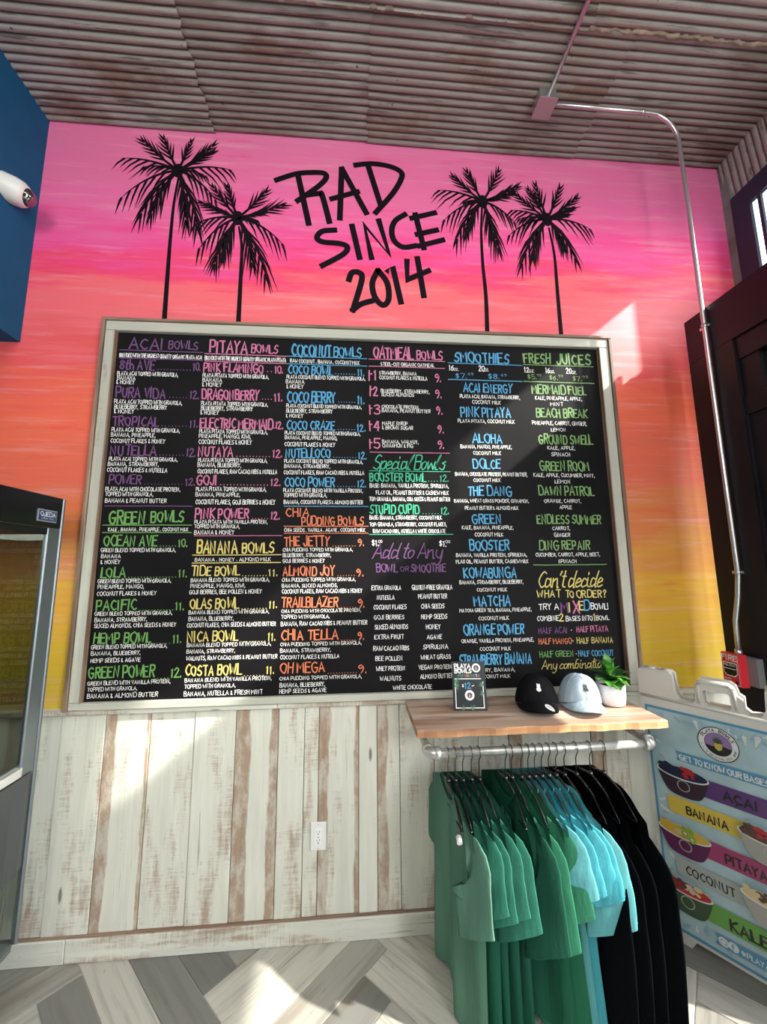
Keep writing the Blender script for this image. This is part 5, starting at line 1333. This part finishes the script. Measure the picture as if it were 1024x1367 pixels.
def arc(s, r, a0, a1, h, flip=False):
    n = len(s)
    for k, ch in enumerate(s):
        if ch == ' ': continue
        a = a0+(a1-a0)*k/(n-1)
        def Q(x, y, a=a):
            if not flip: rad = r+y; th = a+x/r; return P1(lc[0]+rad*math.sin(th), lc[1]-rad*math.cos(th))
            rad = r-y; th = a-x/r; return P1(lc[0]+rad*math.sin(th), lc[1]-rad*math.cos(th))
        w = h*.6 if ch != 'I' else h*.12
        write(mb, ch, Q, -w/2, w/2, 0, h, K['black'], .2, jit=0)
arc('PLAYA BOWLS', .0485, math.radians(-62), math.radians(62), .0105)
arc("N.J.'S ORIGINAL ACAI SHOP", .0575, math.radians(258), math.radians(102), .0062, True)
up()
# banner and band labels
poly([(.099, .168), (.42, .166), (.408, .186), (.42, .208), (.099, .205), (.108, .186)], 'blue')
write(mb, 'GET TO KNOW OUR BASES', Pt, .112, .388, -.200, .0205, K['white'], .2, jit=0)
up()
def band(u0, u1, v0, v1, c):
    k = 8; left = [(u0+rr.uniform(-.004, .004), v0+(v1-v0)*i/k) for i in range(k+1)]; right = [(u1+rr.uniform(-.003, .003), v1+(v0-v1)*i/k) for i in range(k+1)]
    poly(left+right, c)
band(.15, .47, .250, .322, 'purple'); band(.05, .33, .362, .432, 'yellow'); band(.15, .47, .490, .562, 'pink'); band(.05, .33, .612, .680, 'grey'); band(.14, .47, .730, .808, 'green')
def word(s, u0, u1, v, h, wt=.2): write(mb, s, Pt, u0, u1, -v, h, K['black'], wt, jit=.05)
word('ACAI', .246, .345, .303, .032, .22); word('BANANA', .114, .246, .417, .029); word('PITAYA', .226, .345, .548, .032); word('COCONUT', .086, .240, .664, .030, .16); word('KALE', .214, .320, .795, .036, .22)
mb.ribbon([(.286, .304), (.282, .312)], .006, P1, K['black'])
up()
poly([(.157, .838), (.40, .832), (.40, .874), (.157, .880), (.166, .859)], 'blue')
disc((.184, .859), .0165, 'white'); disc((.214, .858), .0165, 'white'); disc((.184, .859), .0105, 'blue'); disc((.184, .859), .0085, 'white')
write(mb, 'f', Pt, .208, .218, -.868, .019, K['blue'], .16, jit=0); write(mb, '@PLAYABOWLS', Pt, .238, .385, -.868, .018, K['white'], .17, jit=0); up()
# bowls of fruit
def bowl(cu, cv, w, h, base, tops, seed):
    rb = random.Random(seed)
    out = [(cu-w/2, cv), (cu-w*.46, cv+h*.3), (cu-w*.36, cv+h*.75), (cu-w*.24, cv+h*.95), (cu, cv+h), (cu+w*.24, cv+h*.95), (cu+w*.36, cv+h*.75), (cu+w*.46, cv+h*.3), (cu+w/2, cv)]
    poly([out[0]]+smooth(out, 4)[1:], base)
    disc((cu, cv+h*.52), h*.24, 'beige' if base not in ('beige',) else 'grey'); disc((cu, cv+h*.52), h*.20, base)
    disc((cu, cv), w*.51, 'white', .026); disc((cu, cv-.002), w*.48, tops[0], .023)
    for k in range(34):
        c = tops[rb.randrange(len(tops))]; zone = tops.index(c)/len(tops)
        u = cu-w*.42+w*.84*(zone+rb.random()/len(tops)); r = rb.uniform(.006, .012)
        v = cv-.006+rb.uniform(-.022, .012)
        n = 9; poly([(u+r*math.cos(2*pi*j/n)*rb.uniform(.8, 1.1), v+r*.75*math.sin(2*pi*j/n)*rb.uniform(.8, 1.1)) for j in range(n)], c)
bowl(.113, .258, .180, .095, 'berry', ['bluebb', 'bluebb', 'straw', 'straw'], 1); bowl(.095, .500, .180, .095, 'plum', ['mango', 'banana', 'kiwi', 'mango'], 2); bowl(.080, .722, .175, .100, 'kale', ['straw', 'choc', 'cream', 'banana'], 3)
bowl(.370, .385, .180, .100, 'beige', ['choc', 'straw', 'choc', 'cream'], 4); bowl(.355, .610, .180, .100, 'beige', ['banana', 'choc', 'cream', 'banana'], 5)
for k in range(2):
    c_ = (.105+.022*k, .488+.014*k); disc(c_, .015, 'kiwi'); disc(c_, .006, 'cream')
    for j in range(10): mb.disc((c_[0]+.009*math.cos(j*.628), c_[1]+.009*math.sin(j*.628)), .0014, .0014, P1, K['black'], 6)
    up()
mb.build('poster_print', PM, po)

# ------------------------------------------------------------------ drinks fridge
XF = -1.27; FY0, FY1 = -.83, -.160
fr_ = thing('drinks_fridge', 'tall black drinks fridge with glass door at the left against the wall', 'fridge', (-1.62, -.5, 0))
GREY = plain('grey_steel_trim', (.20, .23, .25), .35, .7); DK = plain('dark_panel', (.045, .052, .056), .28); BLK = plain('gloss_black', (.006, .006, .007), .05, spec=1); BLK.node_tree.nodes['Principled BSDF'].inputs['IOR'].default_value = 2.3
KICK = plain('polished_kick_plate', (.40, .43, .44), .12, 1)
def fp(nm, x0, x1, y0, y1, z0, z1, m): return MB().bbox(x0, x1, y0, y1, z0, z1, .004).build(nm, m, fr_, off(fr_))
cb = MB().box(-1.97, XF-.02, FY0, FY1, 1.775, 1.905); cb.box(-1.97, XF-.02, FY0, FY1, .17, .21); cb.box(-1.97, -1.95, FY0, FY1, .21, 1.775); cb.box(-1.95, XF-.02, FY0, FY0+.02, .21, 1.775); cb.box(-1.95, -1.92, FY1-.03, FY1, .21, 1.775)
cb.build('cabinet', GREY, fr_, off(fr_))
TG_ = glass_mat('tinted_door_glass', (.58, .60, .56), .035)
MB().box(-1.92, XF-.02, FY1-.012, FY1-.008, .21, 1.775).build('side_glass', glass_mat('side_glass', (.8, .82, .8), .04), fr_, off(fr_))
hdp = MB().box(XF-.02, XF, FY0, FY1-.012, 1.775, 1.905).build('header_panel', DK if False else BLACKPL, fr_, off(fr_))
fp('corner_trim', XF-.02, XF+.003, FY1-.012, FY1, .20, 1.905, GREY)
fp('door_frame', XF-.02, XF-.002, FY1-.075, FY1-.013, .80, 1.772, GREY); fp('door_frame', XF-.02, XF-.002, FY0, FY0+.05, .80, 1.772, GREY)
MB().box(XF-.014, XF-.010, FY0+.05, FY1-.075, .86, 1.772).build('door_glass', TG_, fr_, off(fr_))
fp('door_glass_border', XF-.016, XF-.004, FY0+.05, FY1-.075, 1.745, 1.772, BLACKPL)
fp('door_rail', XF-.02, XF+.004, FY0, FY1-.075, .815, .848, plain('silver_rail', (.75, .76, .77), .25, .6))
mb = MB(); pts = [(XF-.02, FY1-.013), (XF-.02, FY0), (XF+.010, FY0), (XF+.012, FY1-.12), (XF+.006, FY1-.05), (XF-.004, FY1-.013)]
mb.prism(pts, .47, .812, P=lambda a, b, c: (a, b, c)); mb.build('lower_panel', DK, fr_, off(fr_))
MB().box(XF-.02, XF-.004, FY0, FY1-.012, .205, .468).build('kick_plate', glass_mat('clear_kick_panel', (.82, .85, .84), .05), fr_, off(fr_))
for y in (FY0+.06, FY1-.07):
    for x in (-1.92, XF-.08): MB().tube([(x, y, 0), (x, y, .175)], .02, 12).build('foot', BLACKPL, fr_, off(fr_))
mb = MB(); Pf = lambda a, b: (XF+.0045, a, b)
np_ = MB().box(XF, XF+.004, -.300, -.203, 1.795, 1.845).build('name_plate', plain('plate_silver', (.5, .52, .54), .3, .6), fr_, off(fr_))
mb.quad([Pf(-.297, 1.8), Pf(-.206, 1.8), Pf(-.206, 1.84), Pf(-.297, 1.84)], 1); Pf2 = lambda a, b: (XF+.005, a, b)
write(mb, 'OJEDA', Pf2, -.290, -.213, 1.818, .017, 0, .2, jit=0); write(mb, 'USA INC', Pf2, -.285, -.218, 1.805, .007, 0, .16, jit=0)
mb.build('plate_print', [CHALK['W'], plain('plate_blue', (.012, .03, .16), .4)], np_)

fl_ = bpy.data.lights.new('fridge_fill', 'AREA'); fl_.shape = 'RECTANGLE'; fl_.size, fl_.size_y = .45, .4; fl_.energy = 9; fl_.color = (.9, 1, .97)  # fill added inside the cabinet to brighten the wall seen through its glass
flo = bpy.data.objects.new('fridge_fill', fl_); COL.objects.link(flo); flo.location = (-1.62, -.48, 1.76)
# ------------------------------------------------------------------ conduit, boxes, fire alarm, outlet, security camera
jb = thing('junction_box', 'square grey steel junction box on the corrugated ceiling', 'electrical box', (1.0, -.29, ZC-.012))
MB().box(.955, 1.045, -.335, -.245, 3.995, ZC-.014).build('box', CONDUITM, jb, off(jb))
MB().box(.950, 1.050, -.340, -.240, 3.990, 3.995).build('cover', plain('box_cover', (.42, .36, .38), .4, .5), jb, off(jb))
cd = thing('conduit', 'galvanised conduit bending from ceiling box down to the fire alarm', 'conduit', (1.76, -.272, 1.19))
pts = [(1.045, -.29, 4.022), (1.55, -.29, 4.022)]
for k in range(1, 9):
    a = k/8*pi/2; pts.append((1.60+.155*math.sin(a)+.005*k/8, -.29+.018*k/8, 3.867+.155*math.cos(a)))
pts += [(1.762, -.272, 3.5), (1.762, -.272, 1.55), (1.757, -.262, 1.45), (1.742, -.250, 1.34), (1.740, -.247, 1.195)]
MB().tube(pts, .0105, 12).build('pipe', CONDUITM, cd, off(cd))
MB().tube([(1.005, -.335, 4.022), (1.01, -.9, 4.022), (1.02, -2.4, 4.022)], .0105, 12).build('pipe', CONDUITM, cd, off(cd))
for z in (2.79, 1.56):
    mb = MB(); mb.tube([(1.762, -.272, z-.008), (1.762, -.272, z+.008)], .0135, 12); mb.box(1.772, 1.7795, -.285, -.235, z-.007, z+.007); mb.build('clamp', CONDUITM, cd, off(cd))
MB().tube([(1.740, -.247, 1.19), (1.740, -.247, 1.215)], .015, 10).build('fitting', CONDUITM, cd, off(cd))
MB().tube([(1.545, -.29, 4.022), (1.56, -.29, 4.022)], .0135, 12).build('clamp', CONDUITM, cd, off(cd))
fa = thing('fire_alarm', 'red fire alarm pull station lettered FIRE on the black door frame', 'fire alarm', (1.75, -.23, 1.055))
MB().box(1.748, 1.7795, -.315, -.185, 1.065, 1.185).build('back_box', plain('grey_box', (.22, .24, .24), .45, .4), fa, off(fa))
mb = MB(); x0, x1 = 1.708, 1.748; y0, y1, z0, z1 = -.272, -.186, 1.055, 1.195
mb.box(x0+.005, x1, y0, y1, z0, z1); mb.v += [(x0+.005, y0, z0), (x0+.005, y1, z0), (x0+.005, y1, z1), (x0+.005, y0, z1), (x0, y0+.005, z0+.005), (x0, y1-.005, z0+.005), (x0, y1-.005, z1-.005), (x0, y0+.005, z1-.005)]
for q in ((4,5,6,7),(0,1,5,4),(1,2,6,5),(2,3,7,6),(3,0,4,7)): mb.face([8+i for i in q])
fb = mb.build('cover', RED, fa, off(fa))
Pa = lambda a, b: (x0-.0006, -a, b)
mb = MB(); write(mb, 'FIRE', Pa, .194, .264, 1.165, .021, 0, .2, jit=0); mb.ribbon([(.191, 1.06), (.267, 1.06), (.267, 1.19), (.191, 1.19), (.191, 1.06)], .0012, Pa, 0)
mb.quad([Pa(.196, 1.108), Pa(.210, 1.095), Pa(.248, 1.095), Pa(.262, 1.108), Pa(.262, 1.155), Pa(.196, 1.155)], 0)
Pa2 = lambda a, b: (x0-.0012, -a, b)
mb.quad([Pa2(.199, 1.110), Pa2(.212, 1.099), Pa2(.246, 1.099), Pa2(.259, 1.110), Pa2(.259, 1.151), Pa2(.199, 1.151)], 1)
Pa3 = lambda a, b: (x0-.0018, -a, b)
write(mb, 'PULL DOWN', Pa3, .203, .255, 1.140, .007, 0, .18, jit=0); mb.ribbon([(.203, 1.128), (.255, 1.128)], .003, Pa3, 0); write(mb, 'ALARM', Pa, .196, .228, 1.080, .006, 0, .18, jit=0); write(mb, 'PUSH IN', Pa, .196, .222, 1.069, .005, 0, .18, jit=0)
mb.disc((.254, 1.072), .007, .007, Pa, 1); mb.build('lettering', [CHALK['W'], BLACKPL], fb, None)
ol = thing('wall_outlet', 'white double power outlet on the whitewashed planks', 'outlet', (-.155, -.016, .414))
mb = MB().bbox(-.035, .035, -.006, 0, -.057, .057, .003); mb.build('cover_plate', WHITEP, ol)
mb = MB().bbox(-.0165, .0165, -.0085, -.005, -.033, .033, .001); rc = mb.build('receptacle', plain('outlet_white', (.80, .80, .77), .3), ol)
mb = MB()
for z in (.017, -.017):
    for dx, w in ((-.006, .0018), (.006, .0018)): mb.box(dx-w/2, dx+w/2, -.0089, -.0084, z-.001, z+.008)
    mb.tube([(0, -.0089, z-.007), (0, -.0084, z-.007)], .0026, 10)
mb.box(-.005, .005, -.0088, -.0084, -.0022, -.0005); mb.build('slots', BLACKPL, rc)
mb = MB()
for z in (.048, -.048): mb.tube([(0, -.0064, z), (0, -.0058, z)], .003, 10)
mb.build('screw', GALV, ol)
sc = thing('security_camera', 'white dome security camera on the blue wall', 'camera', (XL, -.175, 3.43))
ax = Vector((1, .35, -.30)).normalized(); a1 = ax.orthogonal().normalized(); a2 = ax.cross(a1)
def lat(prof, nm, m, o=Vector((0, 0, 0))):
    mb = MB(); mb.grid(lambda u, v: o+ax*prof[round(v*(len(prof)-1))][1]+(a1*math.cos(2*pi*u)+a2*math.sin(2*pi*u))*prof[round(v*(len(prof)-1))][0], 28, len(prof)-1, closed=True); mb.build(nm, m, sc)
lat([(.060, -.03), (.062, .02), (.058, .05), (.048, .068), (.040, .072)], 'housing', WHITEP, Vector((.012, 0, 0)))
lat([(.040, .070), (.038, .082), (.028, .096), (.014, .104), (.0005, .106)], 'dome', BLK, Vector((.012, 0, 0)))
mb = MB(); mb.tube([(0.0, 0, 0), (.03, 0, 0)], .055, 24); mb.build('base', WHITEP, sc)

# grey post added outside the high window to block part of the sun
po_ = MB().box(2.50, 2.60, -.44, -.13, 2.6, 4.6)
po_.box(2.53, 2.57, -.31, -.26, -.05, 2.6)
tag(po_.build('blocker_post', plain('post_grey', (.40, .40, .42), .7)), 'grey post added outside the high window to block part of the sun', 'sign')
# a pale building across the street, seen through the clerestory
bl = thing('building', 'pale grey building across the street beyond the high window', 'building', (14, 2, 0))
MB().box(14, 20, -2, 9, -.05, 7.5).build('facade', plain('facade_grey', (.45, .46, .47), .8), bl, off(bl))
